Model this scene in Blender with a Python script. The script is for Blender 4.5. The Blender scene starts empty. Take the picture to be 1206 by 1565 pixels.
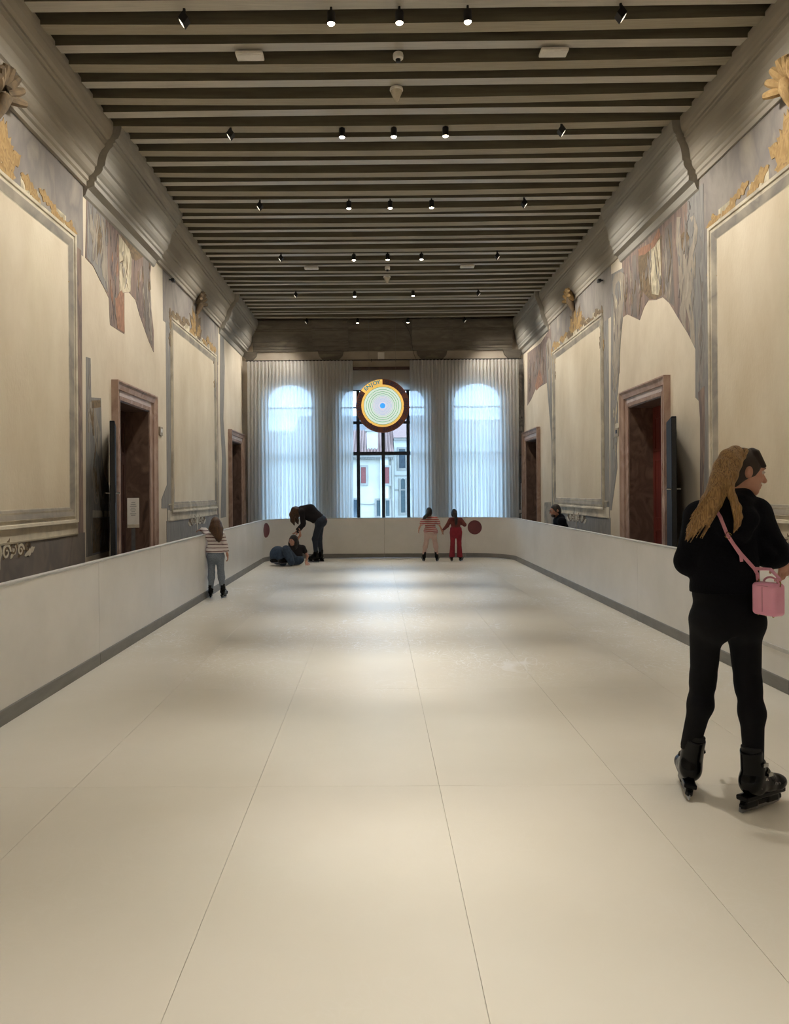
import bpy, bmesh, math, random
import numpy as np
from mathutils import Vector, Matrix

R = math.radians
PI = math.pi
random.seed(7)
scene = bpy.context.scene
COL = scene.collection

# ------------------------------------------------------------------ camera
FPX, VPX, VPY, ROLL, EYE = 1130.0, 575.0, 752.0, R(0.42), 1.61
YAW = 0.0068            # the camera points a touch left of the room's axis
cam_d = bpy.data.cameras.new('camera')
cam = bpy.data.objects.new('camera', cam_d)
COL.objects.link(cam)
cam_d.sensor_fit = 'VERTICAL'
cam_d.sensor_height = 36.0
cam_d.sensor_width = 36.0
cam_d.lens = FPX / 1565.0 * 36.0
cam_d.shift_x = (603.0 - (VPX - FPX * math.tan(YAW))) / 1565.0
cam_d.shift_y = -(782.5 - VPY) / 1565.0
cam_d.clip_start, cam_d.clip_end = 0.05, 400
cam.matrix_world = Matrix.Translation((0, 0, EYE)) @ Matrix.Rotation(YAW, 4, 'Z') @ Matrix.Rotation(R(90), 4, 'X') @ Matrix.Rotation(-ROLL, 4, 'Z')
scene.camera = cam

# ------------------------------------------------------------------ daylight, exposure
world = bpy.data.worlds.new('overcast_sky')
scene.world = world
world.use_nodes = True
wn = world.node_tree
wn.nodes['Background'].inputs['Color'].default_value = (0.47, 0.71, 1.0, 1)
wn.nodes['Background'].inputs['Strength'].default_value = 5.2
scene.view_settings.view_transform = 'Standard'
scene.view_settings.look = 'None'
scene.view_settings.gamma = 1.0
scene.view_settings.exposure = 0.6
scene.view_settings.use_curve_mapping = False
DOWN_W, WASH_W = 340.0, 170.0
WARM = (1.0, 0.95, 0.87)

# ------------------------------------------------------------------ room numbers (metres; camera stands at x=0, y=0)
XL, XR, YB, YE = -3.6, 4.0, -4.0, 20.0        # walls
ZC = 6.16                                     # underside of the beams
RL, RR, RE = -2.62, 3.22, 18.0                # inner faces of the rink boards
BOARD_H = 0.985


def C(r, g, b, a=1.0):
    f = lambda v: ((v / 255.0 + 0.055) / 1.055) ** 2.4 if v / 255.0 > 0.04045 else v / 255.0 / 12.92
    return (f(r), f(g), f(b), a)


# ------------------------------------------------------------------ materials
MATS = {}


def mat(name, col, rough=0.6, col2=None, scale=6.0, detail=4.0, stretch=(1, 1, 1), bump=0.0, metal=0.0, spec=0.5,
        lo=0.35, hi=0.65, sheen=0.0, coat=0.0, emit=None, estr=0.0, bscale=None):
    m = bpy.data.materials.new(name)
    m.use_nodes = True
    nt = m.node_tree
    b = nt.nodes['Principled BSDF']
    b.inputs['Base Color'].default_value = col
    b.inputs['Roughness'].default_value = rough
    b.inputs['Metallic'].default_value = metal
    b.inputs['Specular IOR Level'].default_value = spec
    b.inputs['Sheen Weight'].default_value = sheen
    b.inputs['Coat Weight'].default_value = coat
    if emit:
        b.inputs['Emission Color'].default_value = emit
        b.inputs['Emission Strength'].default_value = estr
    if col2 is not None or bump:
        tc = nt.nodes.new('ShaderNodeTexCoord')
        mp = nt.nodes.new('ShaderNodeMapping')
        mp.inputs['Scale'].default_value = stretch
        nt.links.new(tc.outputs['Object'], mp.inputs['Vector'])
        nz = nt.nodes.new('ShaderNodeTexNoise')
        nz.inputs['Scale'].default_value = scale
        nz.inputs['Detail'].default_value = detail
        nz.inputs['Roughness'].default_value = 0.6
        nt.links.new(mp.outputs['Vector'], nz.inputs['Vector'])
        if col2 is not None:
            rp = nt.nodes.new('ShaderNodeValToRGB')
            rp.color_ramp.elements[0].position = lo
            rp.color_ramp.elements[0].color = col
            rp.color_ramp.elements[1].position = hi
            rp.color_ramp.elements[1].color = col2
            nt.links.new(nz.outputs['Fac'], rp.inputs['Fac'])
            nt.links.new(rp.outputs['Color'], b.inputs['Base Color'])
        if bump:
            n2 = nz
            if bscale:
                n2 = nt.nodes.new('ShaderNodeTexNoise')
                n2.inputs['Scale'].default_value = bscale
                n2.inputs['Detail'].default_value = 3
                nt.links.new(mp.outputs['Vector'], n2.inputs['Vector'])
            bp = nt.nodes.new('ShaderNodeBump')
            bp.inputs['Strength'].default_value = bump
            bp.inputs['Distance'].default_value = 0.02
            nt.links.new(n2.outputs['Fac'], bp.inputs['Height'])
            nt.links.new(bp.outputs['Normal'], b.inputs['Normal'])
    MATS[name] = m
    return m


def ramp3(name, cols, scale, stretch=(1, 1, 1), rough=0.85, detail=6, dist=0.0, bump=0.0):
    """noise through a many-stop ramp: weathered paint and stone"""
    m = bpy.data.materials.new(name)
    m.use_nodes = True
    nt = m.node_tree
    b = nt.nodes['Principled BSDF']
    b.inputs['Roughness'].default_value = rough
    tc = nt.nodes.new('ShaderNodeTexCoord')
    mp = nt.nodes.new('ShaderNodeMapping')
    mp.inputs['Scale'].default_value = stretch
    nt.links.new(tc.outputs['Object'], mp.inputs['Vector'])
    nz = nt.nodes.new('ShaderNodeTexNoise')
    nz.inputs['Scale'].default_value = scale
    nz.inputs['Detail'].default_value = detail
    nz.inputs['Distortion'].default_value = dist
    nt.links.new(mp.outputs['Vector'], nz.inputs['Vector'])
    rp = nt.nodes.new('ShaderNodeValToRGB')
    e = rp.color_ramp.elements
    n = len(cols)
    while len(e) < n:
        e.new(0.5)
    for i, c in enumerate(cols):
        e[i].position = 0.28 + 0.44 * i / (n - 1)
        e[i].color = c
    nt.links.new(nz.outputs['Fac'], rp.inputs['Fac'])
    nt.links.new(rp.outputs['Color'], b.inputs['Base Color'])
    if bump:
        bp = nt.nodes.new('ShaderNodeBump')
        bp.inputs['Strength'].default_value = bump
        bp.inputs['Distance'].default_value = 0.02
        nt.links.new(nz.outputs['Fac'], bp.inputs['Height'])
        nt.links.new(bp.outputs['Normal'], b.inputs['Normal'])
    MATS[name] = m
    return m


mat('plaster', C(207, 195, 174), 0.9, C(193, 179, 156), 1.6, 8, (1, 1, 0.6), bump=0.12, bscale=22)
mat('plaster_panel', C(210, 198, 175), 0.9, C(194, 179, 153), 1.1, 9, (1, 1, 0.5), bump=0.15, bscale=30)
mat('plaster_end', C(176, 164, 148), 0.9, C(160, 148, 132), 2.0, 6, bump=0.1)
ramp3('cornice_paint', [C(150, 142, 128), C(162, 153, 138), C(154, 146, 132), C(169, 160, 144)], 7.0, (1, .07, 1), .85, 8, bump=.04)
ramp3('cornice_grey', [C(142, 138, 129), C(156, 151, 140), C(148, 143, 134), C(168, 162, 150)], 6.0, (1, .12, 1), .85, 8, bump=.04)
ramp3('cornice_shaded', [C(88, 82, 72), C(112, 104, 92), C(98, 91, 81), C(124, 116, 102)], 5.0, (.3, 1, 1), .85, 8, bump=.06)  # end-wall cornice: its backlit shade is painted in as darker colours
ramp3('fresco_grey', [C(112, 107, 103), C(144, 136, 127), C(126, 119, 114), C(158, 148, 134)], 2.2, (1, 1, .5), .9, 8, .4)
ramp3('fresco_umber', [C(92, 80, 78), C(140, 120, 106), C(104, 92, 90), C(158, 140, 118)], 3.0, (3, 3, .5), .9, 8, .8)
ramp3('fresco_dark', [C(92, 87, 83), C(122, 113, 104), C(106, 100, 95), C(136, 124, 108)], 2.5, (1, 1, .7), .9, 8, .6)
ramp3('fresco_slate', [C(104, 102, 100), C(138, 134, 128), C(120, 117, 114), C(154, 147, 136)], 4.0, (4, 4, .4), .9, 8, .8)
ramp3('fresco_ochre', [C(124, 100, 66), C(168, 138, 92), C(144, 116, 74), C(180, 152, 108)], 9.0, (1, 1, .7), .9, 8, 1.0)
ramp3('fresco_flesh', [C(132, 123, 112), C(158, 147, 131), C(142, 132, 120), C(172, 161, 144)], 5.0, (1, 1, .5), .9, 6, .3)
ramp3('fresco_rust', [C(108, 82, 68), C(156, 116, 92), C(128, 96, 78), C(168, 134, 108)], 9.0, (1, 1, .4), .9, 6, .8)
ramp3('fresco_pale', [C(170, 158, 134), C(200, 188, 160), C(150, 140, 118), C(208, 196, 168)], 5.0, (1, 1, .6), .9, 8, .6)
ramp3('fresco_line', [C(86, 72, 58), C(124, 104, 78), C(100, 86, 68), C(134, 114, 86)], 6.0, (1, 1, 1), .9, 6, .6)
ramp3('frame_cream', [C(178, 168, 148), C(204, 194, 172), C(168, 158, 140), C(210, 200, 178)], 3.0, (1, .6, .6), .88, 8, .3)
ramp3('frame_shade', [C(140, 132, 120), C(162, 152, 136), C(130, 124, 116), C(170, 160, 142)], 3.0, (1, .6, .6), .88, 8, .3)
ramp3('marble_pink', [C(124, 98, 84), C(168, 142, 126), C(146, 118, 102), C(184, 160, 146)], 4.0, (1, 1, .5), .55, 9, .7)
ramp3('marble_brown', [C(70, 52, 44), C(112, 88, 74), C(88, 68, 58), C(126, 100, 84)], 4.0, (1, 1, .6), .5, 9, .9)
ramp3('marble_pale', [C(166, 146, 136), C(190, 174, 166), C(176, 158, 150), C(200, 188, 180)], 4.0, (.5, .5, 2), .5, 9, .7)
ramp3('marble_grey', [C(70, 68, 66), C(140, 134, 126), C(100, 96, 92), C(160, 154, 146)], 3.5, (1, 1, .6), .6, 9, 1.2)
ramp3('wood_warm', [C(138, 130, 112), C(160, 151, 131), C(149, 140, 121), C(168, 159, 138)], 6.0, (.25, 6, 6), .6, 8, .2, .08)
ramp3('wood_grey', [C(162, 156, 143), C(184, 178, 165), C(173, 167, 154), C(192, 186, 173)], 6.0, (.25, 6, 6), .42, 8, .2, .08)
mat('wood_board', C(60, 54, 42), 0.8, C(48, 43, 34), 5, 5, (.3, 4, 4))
mat('wood_side_shaded', C(112, 106, 88), 0.8, C(96, 90, 74), 5, 5, (.3, 4, 4))
mat('door_red', C(112, 44, 34), 0.5, C(84, 30, 26), 3, 6, (1, 6, .4))
mat('door_umber', C(74, 48, 40), 0.5, C(50, 32, 28), 3, 6, (1, 6, .4))
mat('fire_door', C(19, 21, 28), 0.6, C(15, 16, 22), 4, 3, spec=.25)
mat('black_metal', C(24, 24, 25), 0.45, C(32, 32, 33), 30, 2)
mat('chrome', C(190, 190, 188), 0.25, C(170, 170, 168), 20, 2, metal=1.0)
mat('grey_metal', C(120, 120, 122), 0.4, C(104, 104, 106), 10, 3, metal=.6)
mat('white_plastic', C(226, 222, 214), 0.5, C(214, 210, 202), 8, 3)
mat('beige_plate', C(150, 134, 108), 0.5, C(132, 116, 92), 8, 3)
mat('clear_plastic', C(200, 190, 170), 0.25, C(180, 170, 150), 12, 3, spec=.7)
mat('board_white', C(236, 234, 231), 0.3, C(226, 224, 220), 1.3, 6, (1, 1, 1), spec=.5)
mat('board_cap', C(206, 206, 204), 0.35, C(190, 190, 188), 6, 3)
mat('kick_grey', C(136, 134, 130), 0.5, C(122, 121, 118), 3, 5, (1, 1, 4))
mat('red_vinyl', C(122, 64, 68), 0.5, C(110, 58, 66), 6, 3)
mat('window_iron', C(34, 36, 40), 0.5, C(44, 46, 50), 20, 3)
mat('lens_side', C(240, 236, 226), 0.4, emit=(1.0, .88, .7, 1), estr=1.2)
mat('lens', C(255, 250, 240), 0.4, emit=(1.0, .86, .66, 1), estr=14.0)
mat('floor_stone', C(120, 112, 104), .7, C(100, 92, 86), 2, 6)


def floor_material():
    m = bpy.data.materials.new('synthetic_ice')
    m.use_nodes = True
    nt = m.node_tree
    L = nt.links.new
    b = nt.nodes['Principled BSDF']
    b.inputs['Specular IOR Level'].default_value = 0.45
    tc = nt.nodes.new('ShaderNodeTexCoord')
    geo = nt.nodes.new('ShaderNodeNewGeometry')
    n1 = nt.nodes.new('ShaderNodeTexNoise')
    n1.inputs['Scale'].default_value = 0.55
    n1.inputs['Detail'].default_value = 7
    L(geo.outputs['Position'], n1.inputs['Vector'])
    rp = nt.nodes.new('ShaderNodeValToRGB')
    rp.color_ramp.elements[0].position, rp.color_ramp.elements[0].color = .3, C(212, 205, 188)
    rp.color_ramp.elements[1].position, rp.color_ramp.elements[1].color = .7, C(228, 222, 208)
    L(n1.outputs['Fac'], rp.inputs['Fac'])
    # skate scratches: thin curved lines, two sets of warped waves where the floor is worn
    prev = rp.outputs['Color']
    mask = nt.nodes.new('ShaderNodeTexNoise')
    mask.inputs['Scale'].default_value = .8
    mask.inputs['Detail'].default_value = 3
    L(geo.outputs['Position'], mask.inputs['Vector'])
    mr = nt.nodes.new('ShaderNodeMapRange')
    mr.inputs['From Min'].default_value, mr.inputs['From Max'].default_value = .40, .60
    L(mask.outputs['Fac'], mr.inputs['Value'])
    acc = None
    for sc, ds, rot in ((2.2, 5.0, .4), (1.7, 6.0, 1.7), (2.9, 4.0, 2.6), (1.3, 5.0, 3.4)):
        mp = nt.nodes.new('ShaderNodeMapping')
        mp.inputs['Rotation'].default_value = (0, 0, rot)
        L(geo.outputs['Position'], mp.inputs['Vector'])
        nn = nt.nodes.new('ShaderNodeTexNoise')
        nn.inputs['Scale'].default_value = sc
        nn.inputs['Detail'].default_value = 1.5
        nn.inputs['Distortion'].default_value = ds * .3
        L(mp.outputs['Vector'], nn.inputs['Vector'])
        # contour lines of the noise = thin curved scratches
        mu = nt.nodes.new('ShaderNodeMath'); mu.operation = 'MULTIPLY'; mu.inputs[1].default_value = 9.0
        L(nn.outputs['Fac'], mu.inputs[0])
        fr = nt.nodes.new('ShaderNodeMath'); fr.operation = 'PINGPONG'; fr.inputs[1].default_value = .5
        L(mu.outputs[0], fr.inputs[0])
        lt = nt.nodes.new('ShaderNodeMapRange')
        lt.inputs['From Min'].default_value, lt.inputs['From Max'].default_value = .05, .0
        L(fr.outputs[0], lt.inputs['Value'])
        if acc is None:
            acc = lt.outputs[0]
        else:
            mx = nt.nodes.new('ShaderNodeMath'); mx.operation = 'MAXIMUM'
            L(acc, mx.inputs[0]); L(lt.outputs[0], mx.inputs[1])
            acc = mx.outputs[0]
    sx = nt.nodes.new('ShaderNodeSeparateXYZ'); L(geo.outputs['Position'], sx.inputs[0])
    w0 = nt.nodes.new('ShaderNodeMapRange'); w0.inputs['From Min'].default_value, w0.inputs['From Max'].default_value = 5.6, 7.6
    L(sx.outputs['Y'], w0.inputs['Value'])
    w0.inputs['To Min'].default_value = .06
    wm_ = nt.nodes.new('ShaderNodeMath'); wm_.operation = 'MULTIPLY'
    L(mr.outputs[0], wm_.inputs[0]); L(w0.outputs[0], wm_.inputs[1])
    pr = nt.nodes.new('ShaderNodeMath'); pr.operation = 'MULTIPLY'
    L(acc, pr.inputs[0]); L(wm_.outputs[0], pr.inputs[1])
    mix = nt.nodes.new('ShaderNodeMix'); mix.data_type = 'RGBA'
    sc_ = nt.nodes.new('ShaderNodeMath'); sc_.operation = 'MULTIPLY'; sc_.inputs[1].default_value = .8
    L(pr.outputs[0], sc_.inputs[0])
    L(sc_.outputs[0], mix.inputs['Factor'])
    L(prev, mix.inputs['A'])
    mix.inputs['B'].default_value = C(246, 246, 246)
    L(mix.outputs['Result'], b.inputs['Base Color'])
    rr = nt.nodes.new('ShaderNodeMapRange')
    rr.inputs['To Min'].default_value, rr.inputs['To Max'].default_value = .33, .5
    L(n1.outputs['Fac'], rr.inputs['Value'])
    L(rr.outputs[0], b.inputs['Roughness'])
    bp = nt.nodes.new('ShaderNodeBump')
    bp.inputs['Strength'].default_value = .25
    bp.inputs['Distance'].default_value = .004
    L(pr.outputs[0], bp.inputs['Height'])
    L(bp.outputs['Normal'], b.inputs['Normal'])
    MATS['synthetic_ice'] = m


floor_material()


def curtain_material():
    m = bpy.data.materials.new('sheer_voile')
    m.use_nodes = True
    nt = m.node_tree
    nt.nodes.clear()
    L = nt.links.new
    out = nt.nodes.new('ShaderNodeOutputMaterial')
    tr = nt.nodes.new('ShaderNodeBsdfTransparent'); tr.inputs[0].default_value = (.95, .96, 1, 1)
    tl = nt.nodes.new('ShaderNodeBsdfTranslucent')
    df = nt.nodes.new('ShaderNodeBsdfDiffuse')
    tc = nt.nodes.new('ShaderNodeTexCoord')
    mp = nt.nodes.new('ShaderNodeMapping'); mp.inputs['Scale'].default_value = (40, 40, .6)
    nz = nt.nodes.new('ShaderNodeTexNoise'); nz.inputs['Scale'].default_value = 1.0
    L(tc.outputs['Object'], mp.inputs[0]); L(mp.outputs[0], nz.inputs['Vector'])
    rp = nt.nodes.new('ShaderNodeValToRGB')
    rp.color_ramp.elements[0].color = C(236, 235, 232); rp.color_ramp.elements[1].color = C(250, 250, 248)
    L(nz.outputs['Fac'], rp.inputs[0]); L(rp.outputs[0], tl.inputs[0]); L(rp.outputs[0], df.inputs[0])
    m1 = nt.nodes.new('ShaderNodeMixShader'); m1.inputs[0].default_value = .78
    L(df.outputs[0], m1.inputs[1]); L(tl.outputs[0], m1.inputs[2])
    m2 = nt.nodes.new('ShaderNodeMixShader'); m2.inputs[0].default_value = .09
    L(m1.outputs[0], m2.inputs[1]); L(tr.outputs[0], m2.inputs[2])
    L(m2.outputs[0], out.inputs[0])
    MATS['sheer_voile'] = m
    b = m.copy(); b.name = 'blind_cloth'
    for n in b.node_tree.nodes:
        if n.type == 'MIX_SHADER' and abs(n.inputs[0].default_value - .09) < 1e-3:
            n.inputs[0].default_value = .04
    MATS['blind_cloth'] = b
    g = bpy.data.materials.new('window_glass'); g.use_nodes = True
    nt = g.node_tree; nt.nodes.clear(); L = nt.links.new
    out = nt.nodes.new('ShaderNodeOutputMaterial')
    tr = nt.nodes.new('ShaderNodeBsdfTransparent'); tr.inputs[0].default_value = (.93, .96, .97, 1)
    gl = nt.nodes.new('ShaderNodeBsdfGlossy'); gl.inputs['Roughness'].default_value = .02
    lw = nt.nodes.new('ShaderNodeFresnel'); lw.inputs[0].default_value = 1.35
    mx = nt.nodes.new('ShaderNodeMixShader')
    L(lw.outputs[0], mx.inputs[0]); L(tr.outputs[0], mx.inputs[1]); L(gl.outputs[0], mx.inputs[2]); L(mx.outputs[0], out.inputs[0])
    MATS['window_glass'] = g


curtain_material()


# ------------------------------------------------------------------ mesh helpers
class MB:
    def __init__(self):
        self.v, self.f = [], []

    def add(self, vs, fs):
        o = len(self.v)
        self.v += [tuple(p) for p in vs]
        self.f += [tuple(i + o for i in q) for q in fs]
        return self

    def box(self, c, s, rot=None):
        hx, hy, hz = s[0] / 2, s[1] / 2, s[2] / 2
        vs = [Vector((x, y, z)) for z in (-hz, hz) for y in (-hy, hy) for x in (-hx, hx)]
        if rot is not None:
            vs = [rot @ v for v in vs]
        vs = [v + Vector(c) for v in vs]
        return self.add(vs, [(0, 2, 3, 1), (4, 5, 7, 6), (0, 1, 5, 4), (2, 6, 7, 3), (0, 4, 6, 2), (1, 3, 7, 5)])

    def bx(self, x0, x1, y0, y1, z0, z1):
        return self.box(((x0 + x1) / 2, (y0 + y1) / 2, (z0 + z1) / 2), (abs(x1 - x0), abs(y1 - y0), abs(z1 - z0)))

    def cbox(self, x0, x1, y0, y1, z0, z1, c=.004):
        """box with chamfered edges (24 verts as three crossed slabs hull)"""
        bm = bmesh.new()
        bmesh.ops.create_cube(bm, size=1.0)
        for v in bm.verts:
            v.co = Vector(((x0 + x1) / 2 + v.co.x * abs(x1 - x0), (y0 + y1) / 2 + v.co.y * abs(y1 - y0), (z0 + z1) / 2 + v.co.z * abs(z1 - z0)))
        bmesh.ops.bevel(bm, geom=bm.edges[:], offset=c, segments=1, affect='EDGES')
        bm.verts.index_update()
        self.add([v.co.copy() for v in bm.verts], [[v.index for v in f.verts] for f in bm.faces])
        bm.free()
        return self

    def tube(self, pts, r, n=8, closed=False, flat=None):
        pts = [Vector(p) for p in pts]
        rs = r if isinstance(r, (list, tuple)) else [r] * len(pts)
        o = len(self.v)
        up = Vector((0, 0, 1))
        for i, p in enumerate(pts):
            a = pts[(i - 1) % len(pts)] if (i > 0 or closed) else p
            b = pts[(i + 1) % len(pts)] if (i < len(pts) - 1 or closed) else p
            d = (b - a).normalized()
            u = up if abs(d.dot(up)) < .95 else Vector((1, 0, 0))
            s = d.cross(u).normalized()
            t = s.cross(d).normalized()
            for k in range(n):
                an = 2 * PI * k / n
                self.v.append(tuple(p + s * (math.cos(an) * rs[i]) + t * (math.sin(an) * rs[i])))
        m = len(pts)
        for i in range(m if closed else m - 1):
            for k in range(n):
                a0, a1 = o + i * n + k, o + i * n + (k + 1) % n
                j = (i + 1) % m
                self.f.append((a0, a1, o + j * n + (k + 1) % n, o + j * n + k))
        if not closed:
            self.f.append(tuple(o + k for k in range(n))[::-1])
            self.f.append(tuple(o + (m - 1) * n + k for k in range(n)))
        return self

    def lathe(self, prof, c=(0, 0, 0), n=20, axis='z'):
        o = len(self.v)
        for (r, h) in prof:
            for k in range(n):
                a = 2 * PI * k / n
                x, y = r * math.cos(a), r * math.sin(a)
                p = (x, y, h) if axis == 'z' else ((x, h, y) if axis == 'y' else (h, x, y))
                self.v.append((c[0] + p[0], c[1] + p[1], c[2] + p[2]))
        m = len(prof)
        for i in range(m - 1):
            for k in range(n):
                self.f.append((o + i * n + k, o + i * n + (k + 1) % n, o + (i + 1) * n + (k + 1) % n, o + (i + 1) * n + k))
        self.f.append(tuple(o + k for k in range(n))[::-1])
        self.f.append(tuple(o + (m - 1) * n + k for k in range(n)))
        return self

    def prism(self, poly, place, h0, h1):
        """poly: list of (a,b); place(a,b,h)->xyz"""
        n = len(poly)
        vs = [place(a, b, h0) for a, b in poly] + [place(a, b, h1) for a, b in poly]
        fs = [tuple(range(n)), tuple(range(n, 2 * n))[::-1]]
        fs += [(i, (i + 1) % n, n + (i + 1) % n, n + i) for i in range(n)]
        return self.add(vs, fs)

    def build(self, name, material, parent=None, smooth=False, loc=None, fix=True):
        me = bpy.data.meshes.new(name)
        me.from_pydata(self.v, [], self.f)
        if fix:
            bm = bmesh.new(); bm.from_mesh(me)
            bmesh.ops.recalc_face_normals(bm, faces=bm.faces[:])
            bm.to_mesh(me); bm.free()
        me.materials.append(MATS[material])
        if smooth:
            me.polygons.foreach_set('use_smooth', [True] * len(me.polygons))
            try:
                me.set_sharp_from_angle(angle=R(40))
            except Exception:
                pass
        me.update()
        return link(name, me, parent, loc)


def link(name, me, parent=None, loc=None):
    o = bpy.data.objects.new(name, me)
    COL.objects.link(o)
    if parent is not None:
        o.parent = parent
    if loc is not None:
        o.location = loc
    return o


def thing(name, label=None, cat=None, loc=(0, 0, 0), rotz=0.0, group=None, kind=None):
    o = bpy.data.objects.new(name, None)
    o.empty_display_size = .1
    COL.objects.link(o)
    o.location = loc
    o.rotation_euler = (0, 0, rotz)
    return tag(o, label, cat, group, kind)


def tag(o, label=None, cat=None, group=None, kind=None):
    if label: o['label'] = label
    if cat: o['category'] = cat
    if group: o['group'] = group
    if kind: o['kind'] = kind
    return o


def copy_tree(o, parent=None):
    c = o.copy()
    COL.objects.link(c)
    c.parent = parent
    for ch in list(o.children):
        copy_tree(ch, c)
    return c


def wall_pt(side, x, y):
    """picture position -> (distance along the wall, height) on the real wall plane"""
    dx, dy = x - VPX, VPY - y
    u = dx * math.cos(ROLL) + dy * math.sin(ROLL)
    v = -dx * math.sin(ROLL) + dy * math.cos(ROLL)
    d = FPX * (XL if side < 0 else XR) / u
    return d, EYE + v * d / FPX


def side_place(side):
    X = XL if side < 0 else XR
    s = 1 if side < 0 else -1          # n>0 goes into the room
    return lambda t, z, n: (X + s * n, t, z)


end_place = lambda t, z, n: (t, YE - n, z)

# ------------------------------------------------------------------ room shell


def wall_mesh(t0, t1, z0, z1, openings, th, place, name, material):
    """openings: (ta, tb, zbot, ztop_function, slices)"""
    mb = MB()
    P = place

    def quad(a, b, c, d):
        mb.add([a, b, c, d], [(0, 1, 2, 3)])
    t = t0
    for (ta, tb, zb, zt, ns) in sorted(openings, key=lambda q: q[0]):
        for n in (0, -th):
            quad(P(t, z0, n), P(ta, z0, n), P(ta, z1, n), P(t, z1, n))
        for k in range(ns):
            a, b = ta + (tb - ta) * k / ns, ta + (tb - ta) * (k + 1) / ns
            za, zc = zt(a), zt(b)
            for n in (0, -th):
                quad(P(a, za, n), P(b, zc, n), P(b, z1, n), P(a, z1, n))
                if zb > z0:
                    quad(P(a, z0, n), P(b, z0, n), P(b, zb, n), P(a, zb, n))
            quad(P(a, za, 0), P(b, zc, 0), P(b, zc, -th), P(a, za, -th))
            if zb > z0:
                quad(P(a, zb, 0), P(b, zb, 0), P(b, zb, -th), P(a, zb, -th))
        for q in (ta, tb):
            quad(P(q, zb, 0), P(q, zt(q), 0), P(q, zt(q), -th), P(q, zb, -th))
        t = tb
    for n in (0, -th):
        quad(P(t, z0, n), P(t1, z0, n), P(t1, z1, n), P(t, z1, n))
    for q in (t0, t1):
        quad(P(q, z0, 0), P(q, z1, 0), P(q, z1, -th), P(q, z0, -th))
    quad(P(t0, z1, 0), P(t1, z1, 0), P(t1, z1, -th), P(t0, z1, -th))
    quad(P(t0, z0, 0), P(t1, z0, 0), P(t1, z0, -th), P(t0, z0, -th))
    bm_obj = mb.build(name, material, fix=False)
    bm = bmesh.new(); bm.from_mesh(bm_obj.data)
    bmesh.ops.remove_doubles(bm, verts=bm.verts[:], dist=1e-5)
    bmesh.ops.recalc_face_normals(bm, faces=bm.faces[:])
    bm.to_mesh(bm_obj.data); bm.free()
    return tag(bm_obj, kind='structure')


DOORS = ((10.30, 11.65), (18.25, 19.62))
DOOR_TOP = 2.92
ZW = 6.5
flat = lambda z: (lambda t: z)
ops_ = [(a, b, 0.0, flat(DOOR_TOP), 1) for a, b in DOORS]
wall_left = wall_mesh(YB, YE, 0, ZW, ops_, .40, side_place(-1), 'wall_left', 'plaster')
wall_right = wall_mesh(YB, YE, 0, ZW, ops_, .40, side_place(1), 'wall_right', 'plaster')
WALLS = {-1: wall_left, 1: wall_right}
WINDOWS = ((-2.33, .66), (0.20, 1.18), (2.76, .68))     # centre x, half width
SPRING, APEX, SILL = 4.12, 4.60, 0.45


def arch(cx, hw, spring=SPRING, apex=APEX):
    def f(t):
        q = max(-1.0, min(1.0, (t - cx) / hw))
        return spring + (apex - spring) * math.sqrt(max(0.0, 1 - q * q))
    return f


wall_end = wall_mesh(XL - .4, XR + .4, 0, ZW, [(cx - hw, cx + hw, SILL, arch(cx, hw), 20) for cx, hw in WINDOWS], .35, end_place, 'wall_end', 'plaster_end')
wall_back = tag(MB().bx(XL - .4, XR + .4, YB - .3, YB, 0, ZW).build('wall_back', 'plaster'), kind='structure')
floor = tag(MB().bx(XL - .4, XR + .4, YB - .3, YE + .4, -.30, -.05).build('floor', 'floor_stone'), kind='structure')
# the boards between the beams
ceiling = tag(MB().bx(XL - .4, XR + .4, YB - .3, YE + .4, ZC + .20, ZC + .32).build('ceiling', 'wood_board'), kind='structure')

# beams, one object each: bottoms alternate between a warm and a greyer, slightly higher one
PITCH = .331
y = 7.21 - PITCH * 10
bi = 0
while y < 19.45:
    warm = (bi % 2 == 0)
    rnd = random.Random(bi)
    mb = MB()
    n = 14
    w = .158 + rnd.uniform(-.008, .008)
    sag = (.034 if warm else .002) + rnd.uniform(-.006, .008)
    tilt = rnd.uniform(-.004, .004) + (0 if warm else .004)
    bow = rnd.uniform(-.02, .02)
    xa, xb = XL + .1, XR - .1
    vs, fs = [], []
    for i in range(n + 1):
        q = i / n
        x = xa + (xb - xa) * q
        s = 4 * q * (1 - q)
        zb = ZC - sag * s
        yy = y + bow * s * .5
        vs += [(x, yy - w / 2, zb - tilt), (x, yy + w / 2, zb + tilt), (x, yy + w / 2, ZC + .21), (x, yy - w / 2, ZC + .21)]
    for i in range(n):
        a, b = 4 * i, 4 * i + 4
        fs += [(a, b, b + 1, a + 1), (a + 1, b + 1, b + 2, a + 2), (a + 3, a, b, b + 3)[::-1]]
    fs += [(0, 1, 2, 3), (4 * n, 4 * n + 3, 4 * n + 2, 4 * n + 1)]
    mb.add(vs, fs)
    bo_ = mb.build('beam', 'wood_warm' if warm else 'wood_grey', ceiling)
    bo_.data.materials.append(MATS['wood_side_shaded'])           # shade on the flanks, painted in as a darker wood tone
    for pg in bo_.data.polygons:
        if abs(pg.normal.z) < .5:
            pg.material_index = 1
    y += PITCH
    bi += 1

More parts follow.
